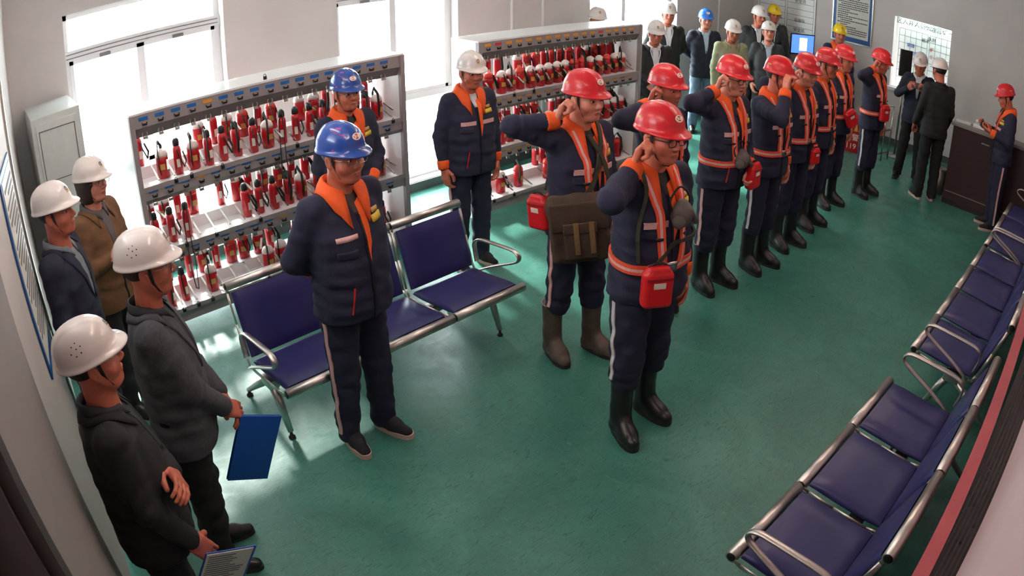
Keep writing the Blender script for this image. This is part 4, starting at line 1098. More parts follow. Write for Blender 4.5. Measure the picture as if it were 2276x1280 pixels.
# ================================================================ other things
M_CAB = mat('cabinet_pale_grey', (206, 210, 208), .4, noise=.03); M_LINE = mat('dark_gap_line', (70, 70, 72), .6)
c = empty('electrical_cabinet', (-5.33, .32, 0)); tag(c, 'pale grey steel electrical cabinet by the window', 'cabinet')
box('body', (-.70, 0, 0), (0, .41, 1.83), M_CAB, c, .006)
dpn = box('door', (0, .035, .10), (.012, .375, 1.78), M_CAB, c, .004)
MB().box((.012, .055, 1.34), (.015, .355, 1.345)).box((.012, .055, 1.72), (.015, .355, 1.725)).box((.012, .055, 1.34), (.015, .06, 1.725)).box((.012, .35, 1.34), (.015, .355, 1.725)).build('panel_frame', M_LINE, dpn)
box('lock', (.012, .30, 1.05), (.028, .325, 1.13), M_BLACK, dpn, .003)
def text_mesh(body, size, name):
    cu = bpy.data.curves.new(name, 'FONT'); cu.body = body; cu.size = size; cu.align_x = 'CENTER'; cu.align_y = 'CENTER'; cu.extrude = .001; cu.resolution_u = 2
    o = bpy.data.objects.new(name, cu); COL.objects.link(o); dg = bpy.context.evaluated_depsgraph_get()
    me = bpy.data.meshes.new_from_object(o.evaluated_get(dg)); bpy.data.objects.remove(o); return me
def text(body, size, m, parent, loc, rot, name='lettering'):
    me = text_mesh(body, size, name); me.materials.clear(); me.materials.append(m)
    o = obj(name, me, parent, None, loc, rot); o['kind'] = 'stuff'; return o
INK = mat('black_ink', (40, 40, 44), .6); INKR = mat('red_ink', (190, 50, 50), .6); INKB = mat('blue_print', (30, 80, 170), .5); PAPER = mat('white_board', (226, 230, 228), .35); POSTW = mat('poster_paper', (214, 214, 206), .4)
FACE = (math.radians(90), 0, 0)                 # text facing -Y
def tableboard(name, label, x0, x1, z0, z1, y, heads, cols, rows, cells, hz):
    r = box(name, (x0, y, z0), (x1, y+.02, z1), PAPER); tag(r, label, 'notice board')
    g = MB(); xm = (x0+x1)/2
    for (a, b) in ((x0+.03, xm-.02), (xm+.02, x1-.03)):
        for i in range(rows+1): z = z0+.05+(z1-hz-z0-.05)*i/rows; g.box((a, y-.002, z-.003), (b, y, z+.003))
        for i in range(cols+1): x = a+(b-a)*i/cols; g.box((x-.003, y-.002, z0+.05), (x+.003, y, z1-hz))
    q = g.build('table_lines', mat('table_line_grey', (110, 120, 122), .6), r); q['kind'] = 'stuff'
    for k, (t, m) in enumerate(heads): text(t, .105, m, r, ((x0+xm)/2 if k == 0 else (xm+x1)/2, y-.003, z1-hz*.5), FACE)
    for (u, v, t, m) in cells: text(t, .07, m, r, (x0+(x1-x0)*u, y-.003, z0+(z1-z0)*v), FACE)
    return r
# white board seen through the service opening, with its own lamp
tableboard('notice_board', 'bright white table board inside the service opening', OX0-.02, OX1+.10, OZ0-.02, OZ1+.03, YF+.30, [('工区入井人员公示', INK), ('一运营矿一工区', INK)], 5, 8, [(.22, .60, '采煤', INKB), (.30, .50, '综掘', INKB), (.56, .62, '矿', INKR), (.56, .52, '工', INKR), (.45, .72, '班次', INK), (.55, .76, '队别', INK)], .22)
lm = empty('board_lamp', (-2.95, YF+.20, OZ1+.08)); tag(lm, 'tube lamp above the board in the service opening', 'lamp')
MB().box((-.5, -.03, .02), (.5, .03, .05)).build('lamp_body', M_WHITE, lm); MB().tube([(-.46, 0, 0), (.46, 0, 0)], .014, 8).build('lamp_tube', mat('board_tube', (235, 255, 250), .4, emit=(220, 255, 246), emit_s=34.0), lm)
struct(MB().box((OX0-.6, YF+.325, OZ0-.3), (OX1+.6, YF+.36, OZ1+.4)).box((OX0-.6, YF+.14, OZ1+.2), (OX1+.6, YF+.325, OZ1+.24)).build('wall_service_room', M_WALL))
struct(box('trim_8', (OX0-.02, YF-.10, OZ0-.05), (OX1+.02, YF+.11, OZ0-.001), M_PVC))
cells = []
rr = random.Random(5)
for v in (.78, .66, .42, .30): cells.append((.27, v, rr.choice(['采煤队当班', '机电队人员', '通风区下井', '综采队出勤']), INK)); cells.append((.74, v, rr.choice(['掘进队', '运输队', '安全员']), INK))
tableboard('notice_board', 'large white table board in the far corner behind the desk', -5.95, -4.87, 1.03, 2.40, YF-.03, [('职工入井人员牌板', INK), ('下井人员统计', INK)], 1, 11, cells, .20)
def poster(name, label, x0, x1, z0, z1, y):
    r = box(name, (x0, y, z0), (x1, y+.015, z1), mat('poster_blue_border', (24, 84, 150), .35)); tag(r, label, 'poster')
    box('sheet', (x0+.045, y-.004, z0+.075), (x1-.045, y, z1-.03), POSTW, r); g = MB(); rr = random.Random(11); z = z1-.1; yy = y-.006
    while z > z0+.12:
        x = x0+.08+(.05 if rr.random() < .3 else 0); e = x1-.07 if rr.random() < .6 else x1-.07-rr.uniform(.1, .35)
        while x < e-.01: w = rr.uniform(.012, .03); g.box((x, yy, z), (min(x+w, e), yy+.002, z+.016)); x += w+.008
        z -= .034
    q = g.build('printed_lines', INK, r); q['kind'] = 'stuff'
    fr = MB(); 
    for (a, b, c_, d) in ((x0-.02, x0, z0-.02, z1+.02), (x1, x1+.02, z0-.02, z1+.02), (x0, x1, z0-.02, z0), (x0, x1, z1, z1+.02)): fr.box((a, y-.01, c_), (b, y+.018, d))
    fr.build('frame', M_STEEL, r); return r
poster('framed_notice', 'framed text notice with a blue border on the far wall', -4.54, -3.86, 1.45, 2.42, YF-.02)
# notice on the open door leaf
ntc = door_box('door_notice', .12, .64, 1.08, 2.02, .002, .010, mat('poster_blue_border', (24, 84, 150), .35), None); tag(ntc, 'framed notice with blue border posted on the grey door', 'poster')
door_box('sheet', .15, .61, 1.14, 1.99, .010, .013, POSTW, ntc)
g = MB(); z = 1.93
while z > 1.18:
    a = [on_door(.19, .013), on_door(.57-(.12 if int(z*100) % 3 == 0 else 0), .013)]; o_ = dn*.002
    g._add([(a[0].x, a[0].y, z), (a[1].x, a[1].y, z), (a[1].x, a[1].y, z+.016), (a[0].x, a[0].y, z+.016)]+[(p.x+o_.x, p.y+o_.y, zz) for p, zz in ((a[0], z), (a[1], z), (a[1], z+.016), (a[0], z+.016))], [(3, 2, 1, 0), (4, 5, 6, 7), (0, 1, 5, 4), (1, 2, 6, 5), (2, 3, 7, 6), (3, 0, 4, 7)]); z -= .036
q = g.build('printed_lines', mat('grey_ink', (120, 118, 120), .6), ntc); q['kind'] = 'stuff'
# --- brown reception counter
M_BROWN = mat('dark_brown_laminate', (58, 32, 34), .35, noise=.18, nscale=5, stretch=(1, 1, 6)); M_TOP = mat('counter_grey_top', (132, 126, 122), .4)
ct = empty('reception_counter', (-1.85, 8.95, 0)); tag(ct, 'dark brown reception counter with a narrow grey top', 'counter')
box('front_panel', (0, 0, 0), (1.81, .04, 1.01), M_BROWN, ct); box('side_panel', (0, .04, 0), (.04, .85, .78), M_BROWN, ct); box('counter_top', (-.03, -.03, 1.01), (1.81, .30, 1.05), M_TOP, ct, .006)
box('desk_top', (.04, .04, .74), (1.81, .85, .78), M_TOP, ct); box('foot_strip', (.02, -.008, .16), (1.1, 0, .17), M_STEEL2, ct); box('kick_plate', (.0, -.006, 0), (1.81, 0, .07), mat('kick_dark', (40, 30, 32), .5), ct); box('name_plate', (.42, -.006, .90), (.54, 0, .915), M_STEEL, ct)
ph = empty('telephone', (-1.50, 9.10, 1.05)); tag(ph, 'off-white desk telephone lying on the brown counter', 'telephone')
box('base', (-.10, -.07, 0), (.10, .08, .045), M_WHITE, ph, .01); MB().tube([(-.09, .09, .06), (-.06, .10, .075), (.06, .10, .075), (.09, .09, .06)], [.022, .015, .015, .022], 8).build('handset', M_WHITE, ph)
pp = MB(); pp.box((0, 0, 0), (.21, .15, .012)); o = pp.build('paper_stack', POSTW, None, (-1.84, 9.03, 1.05), (0, 0, .2)); tag(o, 'small stack of papers on the end of the brown counter', 'papers')
# --- far desk with monitor
M_DESK = mat('far_desk_grey', (150, 150, 146), .5)
fd = empty('corner_desk', (-5.95, 9.86, 0)); tag(fd, 'grey counter desk in the far corner under the white table board', 'desk')
box('front_panel', (.02, 0, 0), (1.62, .03, 1.0), M_DESK, fd); box('end_panel', (1.59, .03, 0), (1.62, .44, 1.0), M_DESK, fd); box('desk_top', (0, -.02, 1.0), (1.65, .47, 1.035), mat('dark_desk_top', (70, 66, 62), .35), fd)
mo = empty('computer_monitor', (-4.68, 10.12, 1.035)); mo.rotation_euler = (0, 0, math.radians(58)); tag(mo, 'thin computer monitor with a bright blue picture on the corner desk', 'monitor')
box('stand', (-.09, -.07, 0), (.09, .07, .012), M_BLACK, mo); box('neck', (-.02, .0, .012), (.02, .02, .2), M_BLACK, mo); box('bezel', (-.22, -.012, .14), (.22, .012, .46), M_BLACK, mo, .004)
box('screen', (-.205, -.0135, .16), (.205, -.0125, .445), mat('lit_blue_screen', (70, 110, 210), .3, emit=(70, 110, 220), emit_s=1.6), mo); box('picture', (-.06, -.0145, .20), (.08, -.0137, .40), mat('lit_pale_screen', (190, 205, 240), .3, emit=(190, 205, 240), emit_s=1.6), mo)
for i, (x, y, w, d, a) in enumerate(((-5.05, 9.98, .30, .21, .3), (-5.42, 10.10, .28, .2, -.2))):
    o = MB().box((-w/2, -d/2, 0), (w/2, d/2, .018)).build('paper_stack', POSTW, None, (x, y, 1.035), (0, 0, a)); tag(o, ['stack of white papers near the front of the corner desk', 'stack of white papers near the back of the corner desk'][i], 'papers')
kb = empty('keyboard', (-4.60, 9.93, 1.035)); kb.rotation_euler = (0, 0, .5); tag(kb, 'black keyboard lying in front of the monitor on the corner desk', 'keyboard'); box('case', (-.2, -.07, 0), (.2, .07, .018), M_BLACK, kb, .004); q = box('keys', (-.19, -.06, .018), (.19, .06, .024), mat('key_grey', (60, 60, 64), .5), kb)
# --- red fire equipment box
fb = empty('fire_box', (-3.60, 9.86, 0)); fb.rotation_euler = (0, 0, math.radians(18)); tag(fb, 'red fire equipment box standing on the floor under the service opening', 'fire box')
box('body', (-.20, -.10, 0), (.20, .10, .50), mat('fire_red', (168, 24, 30), .35), fb, .006); box('lid', (-.205, -.105, .50), (.205, .105, .53), mat('fire_red', (168, 24, 30), .35), fb, .006)
text('火警', .11, EMB_W, fb, (0, -.102, .22), FACE); text('119', .11, EMB_W, fb, (0, -.102, .09), FACE)
fm = MB(); 
for i, (u, w, h) in enumerate(((-.10, .05, .13), (-.03, .06, .17), (.05, .055, .15), (.11, .04, .10))): fm._add([(u-w/2, -.102, .32), (u+w/2, -.102, .32), (u+w*.15, -.102, .32+h), (u-w/2, -.104, .32), (u+w/2, -.104, .32), (u+w*.15, -.104, .32+h)], [(0, 1, 2), (5, 4, 3), (0, 3, 4, 1), (1, 4, 5, 2), (2, 5, 3, 0)])
q = fm.build('flame_emblem', EMB_O, fb); q['kind'] = 'stuff'
# dark monitor and a rail by the opening
dm = empty('screen_on_stand', (-3.03, 10.35, 0)); dm.rotation_euler = (0, 0, math.radians(40)); tag(dm, 'black display on a pole stand beside the service opening', 'display')
box('panel', (-.10, -.02, 1.22), (.10, .02, 1.62), M_BLACK, dm, .006); MB().tube([(0, .03, .02), (0, .03, 1.5)], .018, 8).build('pole', M_STEEL2, dm); MB().lathe([(.16, 0), (.16, .012), (.03, .025)], 18).build('base', M_STEEL2, dm)
gr = empty('metal_railing', (-3.12, 9.62, 0)); gr.rotation_euler = (0, 0, math.radians(80)); tag(gr, 'low steel railing standing beside the red fire box', 'railing')
for z in (.12, .45, .80): MB().tube([(-.42, 0, z), (.42, 0, z)], .014, 8).build('rail', M_STEEL, gr)
for x in (-.42, -.21, 0, .21, .42): MB().tube([(x, 0, 0), (x, 0, .80)], .012, 8).build('post', M_STEEL, gr)
bn = empty('waste_bin', (-2.02, 9.27, 0)); tag(bn, 'small grey waste bin beside the brown counter', 'bin')
MB().lathe([(.10, 0), (.13, .34), (.12, .34), (.10, .03)], 20, cap=False).lathe([(.10, 0), (.10, .01)], 20).build('tub', M_STEEL2, bn); MB().lathe([(.132, .335), (.135, .345), (.125, .35)], 20, cap=False).build('rim', M_STEEL, bn)
# ================================================================ the people
BLACKJ = mat('black_jacket', (30, 29, 31), .8, noise=.1, nscale=12, bump=.15, bscale=300); GREYS = mat('charcoal_wool', (72, 72, 78), .9, noise=.16, nscale=60, bump=.2, bscale=400)
NAVYB = mat('navy_blazer', (30, 33, 52), .8, noise=.1, nscale=12, bump=.12, bscale=300); BROWNJ = mat('olive_brown_jacket', (112, 78, 50), .75, noise=.15, nscale=10, bump=.2, bscale=200)
KHAKI = mat('khaki_green_jacket', (140, 142, 112), .8, noise=.1, nscale=10); DKJ = mat('dark_grey_windbreaker', (50, 52, 56), .7, noise=.12, nscale=10)
BLKT = mat('black_trousers', (26, 25, 28), .85, noise=.1, nscale=10); JEAN = mat('faded_jeans', (110, 128, 156), .85, noise=.14, nscale=14)
GSHIRT = mat('grey_striped_shirt', (120, 124, 132), .8, noise=.15, nscale=30); BSHIRT = mat('dark_shirt', (40, 42, 48), .8); LBSHIRT = mat('light_blue_shirt', (168, 188, 202), .7)
UNI = 'miners in the oath line'
P1 = person('person in red helmet with black glasses, raised fist and red pouch at belly', (-2.06, 2.84), -12, 1.90, 'red', near=True, harness=True, armR='fist_low', armL='down', glasses='dark', head=(6, 0), skin=0, stance=(.06, -.02), legw=1.12, fy=.12, girth=.018, group=UNI)
P2 = person('person in red helmet with brown canvas bag and muddy boots, raised fist', (-2.83, 3.14), -6, 1.90, 'red', near=True, harness=True, armR='fist_out', armL='down', head=(8, 0), headk='r', skin=2, footm='mud', stance=(-.04, .06), fy=.12, girth=.012, group=UNI)
P3 = person('person in red helmet mostly hidden behind the person with black glasses', (-2.84, 3.97), -6, 1.85, 'red', harness=True, armR='fist_mid', armL='down', skin=1, group=UNI)
R4 = person('person in red helmet with glasses holding a red pouch against the hip', (-2.743, 4.667), -10, 1.885, 'red', near=True, harness=True, armR='fist_mid', armL='hold_hip', glasses='dark', head=(0, 4), headk='r', skin=2, girth=.012, legw=1.08, group=UNI)
R5 = person('person in red helmet whose raised fist hides the eyes', (-2.665, 5.28), -8, 1.855, 'red', harness=True, armR='fist_front', armL='down', head=(10, 4), skin=0, group=UNI)
R6 = person('person in red helmet and thin glasses with a small red pouch at the thigh', (-2.706, 5.908), -12, 1.845, 'red', harness=True, armR='fist_out', armL='down', glasses='metal', head=(-4, 8), headk='r', skin=2, group=UNI)
R7 = person('person in red helmet and black glasses between two other red helmets, arms down', (-2.777, 6.569), -6, 1.845, 'red', harness=True, armR='down', armL='down', glasses='dark', head=(4, 2), skin=1, group=UNI)
R8 = person('person in red helmet with a tilted red pouch on the chest, arms down', (-2.902, 7.345), -14, 1.825, 'red', harness=True, armR='down', armL='down', head=(0, 4), skin=0, group=UNI)
R9 = person('person in red helmet at the far end of the oath line, fist at cheek', (-2.739, 8.115), -10, 1.80, 'red', harness=True, armR='fist_mid', armL='down', head=(4, 10), skin=1, group=UNI)
B1 = person('person in blue helmet and work uniform, hands behind back, before the bench', (-2.98, 1.62), 8, 1.84, 'blue', near=True, armR='behind', armL='behind', feet='sneaker', glasses='metal', head=(6, 0), headk='r', skin=1, girth=.022, marks=True, chest_plate=True, stance=(-.02, .03), fy=.11, shirt=mat('brown_tshirt', (70, 56, 54), .8))
B2 = person('person in blue helmet and work uniform standing against the lamp rack, hands clasped', (-4.377, 2.465), 2, 1.80, 'blue', near=True, armR='clasp', armL='claspl', feet='sneaker', glasses='metal', head=(-4, 0), skin=1, marks=True, stripes=False)
WB = person('person in white helmet and work uniform standing in the gap between the racks', (-4.30, 3.50), -8, 1.79, 'white', near=True, armR='downb', armL='down', feet='sneaker', head=(-2, 4), headk='r', skin=1, girth=.014, shirt=mat('white_shirt', (206, 204, 208), .7))
W1 = person('person in white helmet and black jacket holding printed sheets, leaning by the grey pillar', (-2.15, .135), 84, 1.70, 'white', top='casual', near=True, jac=BLACKJ, shirt=BSHIRT, trous=BLKT, feet='leather', armR='hold_low', armL=dict(u=(0, 1, 0), f=(0, 0, 1), wrist=(.175, -.095, 1.14), pole=(.2, .6, -.8), hd=(.12, -.95, .12), back=(.8, .3, .4), hand='relax'), head=(2, -8), headk='r', skin=1, vents=True, girth=.028)
W2 = person('person in white helmet and charcoal wool blazer holding a blue folder', (-2.62, .49), 72, 1.75, 'white', top='suit', near=True, jac=GREYS, shirt=BSHIRT, trous=BLKT, feet='leather', armR=dict(u=(0, 1, 0), f=(0, 0, 1), wrist=(.245, .055, .905), pole=(-.4, .7, -.3), hd=(.55, -.55, -.6), back=(.75, .35, .5), hand='relax'), armL=dict(u=(0, 1, 0), f=(0, 0, 1), wrist=(.235, .05, .895), pole=(-.4, .7, -.3), hd=(.5, -.6, -.6), back=(.8, .2, .5), hand='relax'), head=(-2, -2), skin=1, vents=True, glasses='metal', girth=.016)
W3 = person('person in white helmet and navy blazer standing by the door', (-3.62, .25), 62, 1.78, 'white', top='suit', near=True, jac=NAVYB, shirt=GSHIRT, trous=BLKT, feet='leather', armR='down', armL='down', head=(-4, -6), headk='r', skin=1)
W4 = person('person in white helmet, glasses and brown jacket with arms crossed', (-4.20, .56), 40, 1.71, 'white', top='casual', near=True, jac=BROWNJ, shirt=mat('grey_top', (96, 88, 90), .8), trous=BLKT, feet='leather', armR='cross', armL='cross', head=(2, -2), skin=2, hairst='bob', glasses='metal')
FAR = 'onlookers in the far corner'
A1 = person('person behind the orange-tagged rack, only the white helmet showing above it', (-5.70, 6.58), -35, 1.83, 'white', top='casual', jac=DKJ, trous=BLKT, feet='leather', group=FAR)
A2 = person('person in white helmet, black jacket and lanyard beside the orange-tagged rack, head lowered', (-5.05, 6.84), -40, 1.745, 'white', top='casual', jac=BLACKJ, trous=BLKT, feet='leather', lanyard=True, armR='clasp', armL='claspl', head=(0, 10), headk='r', skin=1, group=FAR)
A3 = person('person in white helmet and black jacket with red card on a lanyard', (-5.74, 8.05), -42, 1.85, 'white', top='casual', jac=BLACKJ, trous=BLKT, feet='leather', lanyard=True, armR='behind', armL='behind', head=(0, 4), skin=1, glasses='metal', group=FAR)
A4 = person('person in bright blue helmet, navy jacket and faded jeans, hands behind back', (-5.465, 8.56), -42, 1.78, 'sky', top='casual', jac=NAVYB, shirt=LBSHIRT, trous=JEAN, feet='leather', armR='behind', armL='behind', skin=2, group=FAR)
A5 = person('person in white helmet and khaki green jacket behind the red helmets', (-4.77, 8.12), -40, 1.75, 'white', top='casual', jac=KHAKI, shirt=mat('khaki_shirt', (150, 138, 112), .8), trous=BLKT, feet='leather', head=(0, 8), skin=1, group=FAR)
A6 = person('person in white helmet and black jacket standing in front of the corner desk', (-5.17, 9.55), -48, 1.87, 'white', top='casual', jac=BLACKJ, trous=BLKT, feet='leather', head=(20, 4), skin=1, group=FAR)
A7 = person('person in yellow helmet behind the corner desk', (-5.43, 10.56), -55, 1.845, 'yellow', top='casual', jac=DKJ, trous=BLKT, feet='leather', head=(10, 4), skin=1, group=FAR)
A8 = person('person in white helmet pushed back, dark windbreaker over light blue shirt', (-4.548, 8.72), -52, 1.75, 'white', top='casual', jac=DKJ, shirt=LBSHIRT, trous=BLKT, feet='leather', head=(0, -10), skin=2, armR='pocket', armL='pocket', group=FAR)
A9 = person('person in yellow helmet standing below the framed notice', (-4.04, 10.04), -50, 1.80, 'yellow', top='worker', trous=BLKT, feet='boots', skin=1, stripes=False, badge=False, group=FAR)
A10 = person('person in white helmet and dark suit holding up a phone with both hands', (-2.52, 9.36), -78, 1.765, 'white', top='suit', jac=NAVYB, trous=BLKT, feet='leather', armR='photo', armL='photo', head=(0, 14), skin=1, fy=.14)
A11 = person('person in white helmet and black clothes turned away beside the brown counter', (-2.08, 8.80), 128, 1.81, 'white', top='casual', jac=BLACKJ, shirt=BLACKJ, trous=BLKT, feet='sneaker', armR='hold_low', armL='hold_low', head=(10, 6), skin=1, stripes=False)
A12 = person('person in red helmet looking down at the phone before the brown counter', (-1.08, 8.64), 205, 1.785, 'red', top='worker', feet='sneaker', armR='phone', armL='phone', head=(0, 16), skin=1)

# ---------------------------------------------------------------- carried things (frames share the wearer's)
def carried(P, name, label, cat, group=None):
    r = empty(name); r.matrix_world = P['M']; tag(r, label, cat, group); return r
PCH = mat('red_pouch', (214, 26, 34), .38, noise=.05, nscale=20); PCH2 = mat('white_label', (220, 206, 190), .5)
def pouch(P, c, label, rot=0.0, k=1.0, strap=True, tilt=0.0):
    r = carried(P, 'rescuer_pouch', label, 'pouch', 'red self-rescuer pouches')
    M = Matrix.Translation(c) @ Matrix.Rotation(rot, 4, 'Z') @ Matrix.Rotation(tilt, 4, 'X') @ Matrix.Scale(k, 4)
    F = Field((-.07, -.11, -.14), (.07, .11, .14), .0065)
    F.rbox((0, 0, -.01), (.038, .076, .095), .026, .01); F.rbox((.0, .0, .082), (.030, .056, .026), .018, .012)
    V, Q = F.mesh(); me = np_mesh('pouch', V, Q); me.materials.append(PCH); o = obj('body', me, r); o.matrix_local = M
    q = MB().box((.0375, -.066, .046), (.0415, .066, .060), .002).build('seam', mat('dark_red_seam', (160, 16, 26), .5), r); q.matrix_local = M
    q = MB().box((.037, -.030, .005), (.0405, .030, .034), .001).build('label_plate', PCH2, r); q.matrix_local = M
    q = MB().tube([(.0, -.05, .10), (.0, -.02, .118), (.0, .02, .118), (.0, .05, .10)], .006, 8).build('loop', STRAPB, r); q.matrix_local = M
    if strap:
        T = P['TF']; y = c[1]; z = c[2]+.10*k
        wrap('strap', T, [(c[0]*.6, y-.05, z), (.15, y-.10, z+.18), (.1, -.12, 1.40), (-.02, -.10, 1.55), (-.12, .0, 1.45)], .018, .008, [STRAPD], r, n=28, cols=1, off=.012)
        wrap('strap', T, [(c[0]*.6, y+.05, z), (.2, y+.12, z+.08), (.12, .22, 1.15), (-.1, .2, 1.25), (-.15, .05, 1.40)], .018, .008, [STRAPD], r, n=28, cols=1, off=.012)
    return r
pouch(P1, (.215, -.115, .97), 'bright red pouch with white label hanging at the belly of the person in glasses', -.35)
pouch(P2, (-.02, -.265, 1.00), 'red pouch hanging behind the brown canvas bag', -1.45, .95, False, .12)
pouch(R4, (.20, .135, .93), 'red pouch clutched in the hand of the person with glasses', .2, .95, False)
pouch(R6, (.19, .06, .90), 'small red pouch hanging at the thigh of the person with thin glasses', 0, .7, False)
pouch(R8, (.215, -.02, 1.04), 'tilted red pouch on the chest of the person with arms down', -.2, .95, False, .45)
pouch(R9, (.20, -.05, 1.06), 'red pouch at the waist of the person ending the oath line', -.2, .95, False)
# canvas tool bag
CANV = mat('brown_canvas', (78, 60, 48), .9, noise=.22, nscale=12, bump=.3, bscale=220); CANVL = mat('worn_tan_webbing', (128, 98, 62), .85, noise=.15, nscale=40)
bag = carried(P2, 'canvas_bag', 'brown canvas tool bag with tan straps slung across the person', 'bag')
Mb = Matrix.Translation((.165, -.135, .945)) @ Matrix.Rotation(-.62, 4, 'Z') @ Matrix.Rotation(.12, 4, 'X') @ Matrix.Diagonal((1, 1.05, 1.22, 1))
F = Field((-.10, -.21, -.20), (.12, .21, .20), .008)
F.rbox((0, 0, -.02), (.060, .155, .145), .035, .01); F.cone((0, -.12, .11), (0, .12, .11), .045, .045, .03)
wnb = rough_noise(77, .006, 29, 25); V, Q = F.mesh(); V = V+np.sign(V)*np.abs(wnb(V[:, :1], V[:, 1:2], V[:, 2:]))*.6; me = np_mesh('bag', V, Q); me.materials.append(CANV); o = obj('body', me, bag); o.matrix_local = Mb
o = MB().box((.052, -.150, .0), (.070, .150, .135), .012).build('flap', CANV, bag); o.matrix_local = Mb
pk = MB().box((.055, -.085, -.135), (.088, .085, .02), .014).build('pocket', CANV, bag); pk.matrix_local = Mb
MB().box((.080, -.088, -.005), (.096, .088, .045), .006).build('pocket_flap', CANV, pk)
for y in (-.02, .062): MB().box((.093, y-.014, -.105), (.100, y+.014, .05), .003).build('webbing', CANVL, pk)
wrap('strap', P2['TF'], [(.12, -.14, 1.06), (.2, -.06, 1.17), (.2, .03, 1.32), (.1, .09, 1.47), (-.02, .11, 1.56), (-.13, .06, 1.42), (-.16, -.05, 1.25), (-.12, -.16, 1.08)], .030, .008, [STRAPD], bag, n=44, cols=1, off=.014)
wrap('strap', P2['TF'], [(.2, .10, 1.0), (.2, .09, 1.15), (.2, .05, 1.3), (.1, -.02, 1.45)], .026, .008, [STRAPD], bag, n=24, cols=1, off=.018)
# grey respirators
def respirator(P, c, label, rot=0.0, k=1.0):
    r = carried(P, 'respirator', label, 'respirator', 'grey respirator masks'); M = Matrix.Translation(c) @ Matrix.Rotation(rot, 4, 'Z') @ Matrix.Scale(k, 4)
    GR = mat('grey_rubber', (92, 82, 80), .6, noise=.2, nscale=25)
    F = Field((-.08, -.1, -.09), (.1, .1, .1), .006); F.ell((0, 0, 0), (.048, .062, .062), .01); F.cone((0, 0, .05), (.02, 0, .02), .03, .04, .02); F.ell((-.05, 0, 0), (.05, .05, .05), .01, sub=True)
    V, Q = F.mesh(); me = np_mesh('mask', V, Q); me.materials.append(GR); o = obj('facepiece', me, r); o.matrix_local = M
    for sg in (-1, 1):
        q = MB().lathe([(.028, 0), (.032, .006), (.032, .02), (.026, .026)], 16, Matrix.Translation((.025, sg*.045, -.02)) @ Matrix.Rotation(sg*-1.0, 4, 'X') @ Matrix.Rotation(.6, 4, 'Y')).build('filter', mat('dark_filter', (84, 76, 74), .55), r); q.matrix_local = M
    q = MB().tube([tuple(t_) for t_ in catmull([(-.01, -.06, .03), (-.02, -.065, .08), (-.025, 0, .13), (-.02, .065, .08), (-.01, .06, .03)], 22)], .005, 6).build('strap', STRAPB, r); q.matrix_local = M
    return r
respirator(P1, (.185, .03, 1.29), 'grey respirator mask hanging on the chest of the person with red belly pouch', .1)
respirator(R4, (.185, .0, 1.06), 'grey respirator mask hanging at the waist of the person clutching a pouch', 0, 1.05)
# papers and folders in hands
def hand_at(P, i, d=.085, drop=.0):
    side, sh, el, wr, f, bk, hp = P['arms'][i]; return Vector(wr+f*d-np.array(bk)*drop)
FOLD = mat('blue_folder', (22, 78, 168), .4); FOLDL = mat('light_blue_folder', (70, 150, 220), .4)
h = hand_at(W1, 0, .075)
r = carried(W1, 'clipboard', 'printed sheets on a blue board held low by the person in black jacket', 'clipboard')
Mc = Matrix.Translation(h+Vector((.03, -.035, -.11))) @ Matrix.Rotation(math.radians(24), 4, 'Y') @ Matrix.Rotation(math.radians(14), 4, 'X') @ Matrix.Rotation(math.radians(8), 4, 'Z')
o = MB().box((-.11, -.006, -.155), (.115, 0, .155), .002).build('board', FOLD, r); o.matrix_local = Mc
o = MB().box((-.105, -.010, -.15), (.10, -.006, .15)).build('sheet', POSTW, r); o.matrix_local = Mc
g = MB(); rr = random.Random(4)
for i in range(18): g.box((-.095, -.0108, .128-i*.015), (-.095+rr.uniform(.1, .18), -.0100, .134-i*.015))
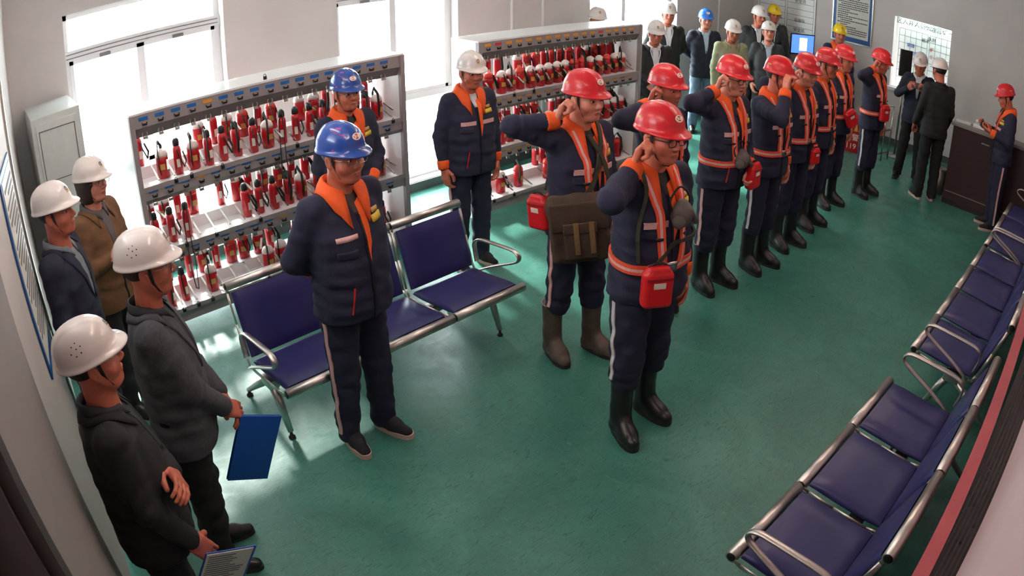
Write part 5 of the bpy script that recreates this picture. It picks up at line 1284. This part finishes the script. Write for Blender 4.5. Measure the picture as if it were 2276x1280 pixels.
o = g.build('printed_lines', mat('grey_ink', (120, 118, 120), .6), r); o.matrix_local = Mc; o['kind'] = 'stuff'
h = hand_at(W2, 0, .08)
r = carried(W2, 'document_folder', 'dark blue folder hanging from the hands of the person in charcoal blazer', 'folder')
Mc = Matrix.Translation(h+Vector((.035, -.01, -.225))) @ Matrix.Rotation(math.radians(24), 4, 'Z') @ Matrix.Rotation(math.radians(28), 4, 'Y')
o = MB().box((-.115, -.008, -.165), (.115, .0, .165), .002).build('cover', FOLD, r); o.matrix_local = Mc
o = MB().box((-.110, 0, -.160), (.110, .006, .160)).build('sheets', POSTW, r); o.matrix_local = Mc
o = MB().box((-.115, .006, -.165), (.115, .010, .165), .002).build('back_cover', FOLD, r); o.matrix_local = Mc
h = hand_at(A11, 0, .08)
r = carried(A11, 'document_folder', 'light blue folder held by the person turned away beside the counter', 'folder')
Mc = Matrix.Translation(h+Vector((.06, .02, .02))) @ Matrix.Rotation(math.radians(-70), 4, 'Z') @ Matrix.Rotation(math.radians(20), 4, 'Y')
o = MB().box((-.12, -.008, -.16), (.12, 0, .16), .002).build('cover', FOLDL, r); o.matrix_local = Mc; o = MB().box((-.115, 0, -.155), (.115, .006, .155)).build('sheets', POSTW, r); o.matrix_local = Mc
def phone(P, label, off):
    a, b = hand_at(P, 0, .09), hand_at(P, 1, .09); m = (a+b)/2+Vector(off)
    r = carried(P, 'mobile_phone', label, 'phone'); Mc = Matrix.Translation(m) @ Matrix.Rotation(math.radians(-15), 4, 'Y')
    o = MB().box((-.005, -.075, -.04), (.005, .075, .04), .004).build('case', M_BLACK, r); o.matrix_local = Mc
    o = MB().box((-.0065, -.070, -.036), (-.005, .070, .036)).build('screen', mat('phone_glass', (40, 44, 50), .1), r); o.matrix_local = Mc
    o = MB().box((.005, .045, .012), (.008, .068, .034), .001).build('camera_bump', mat('lens_grey', (80, 78, 70), .3), r); o.matrix_local = Mc
    return r
phone(A10, 'phone raised in both hands of the person in dark suit', (.01, 0, .02)); phone(A12, 'phone in the hands of the red-helmeted person at the counter', (.02, 0, .03))
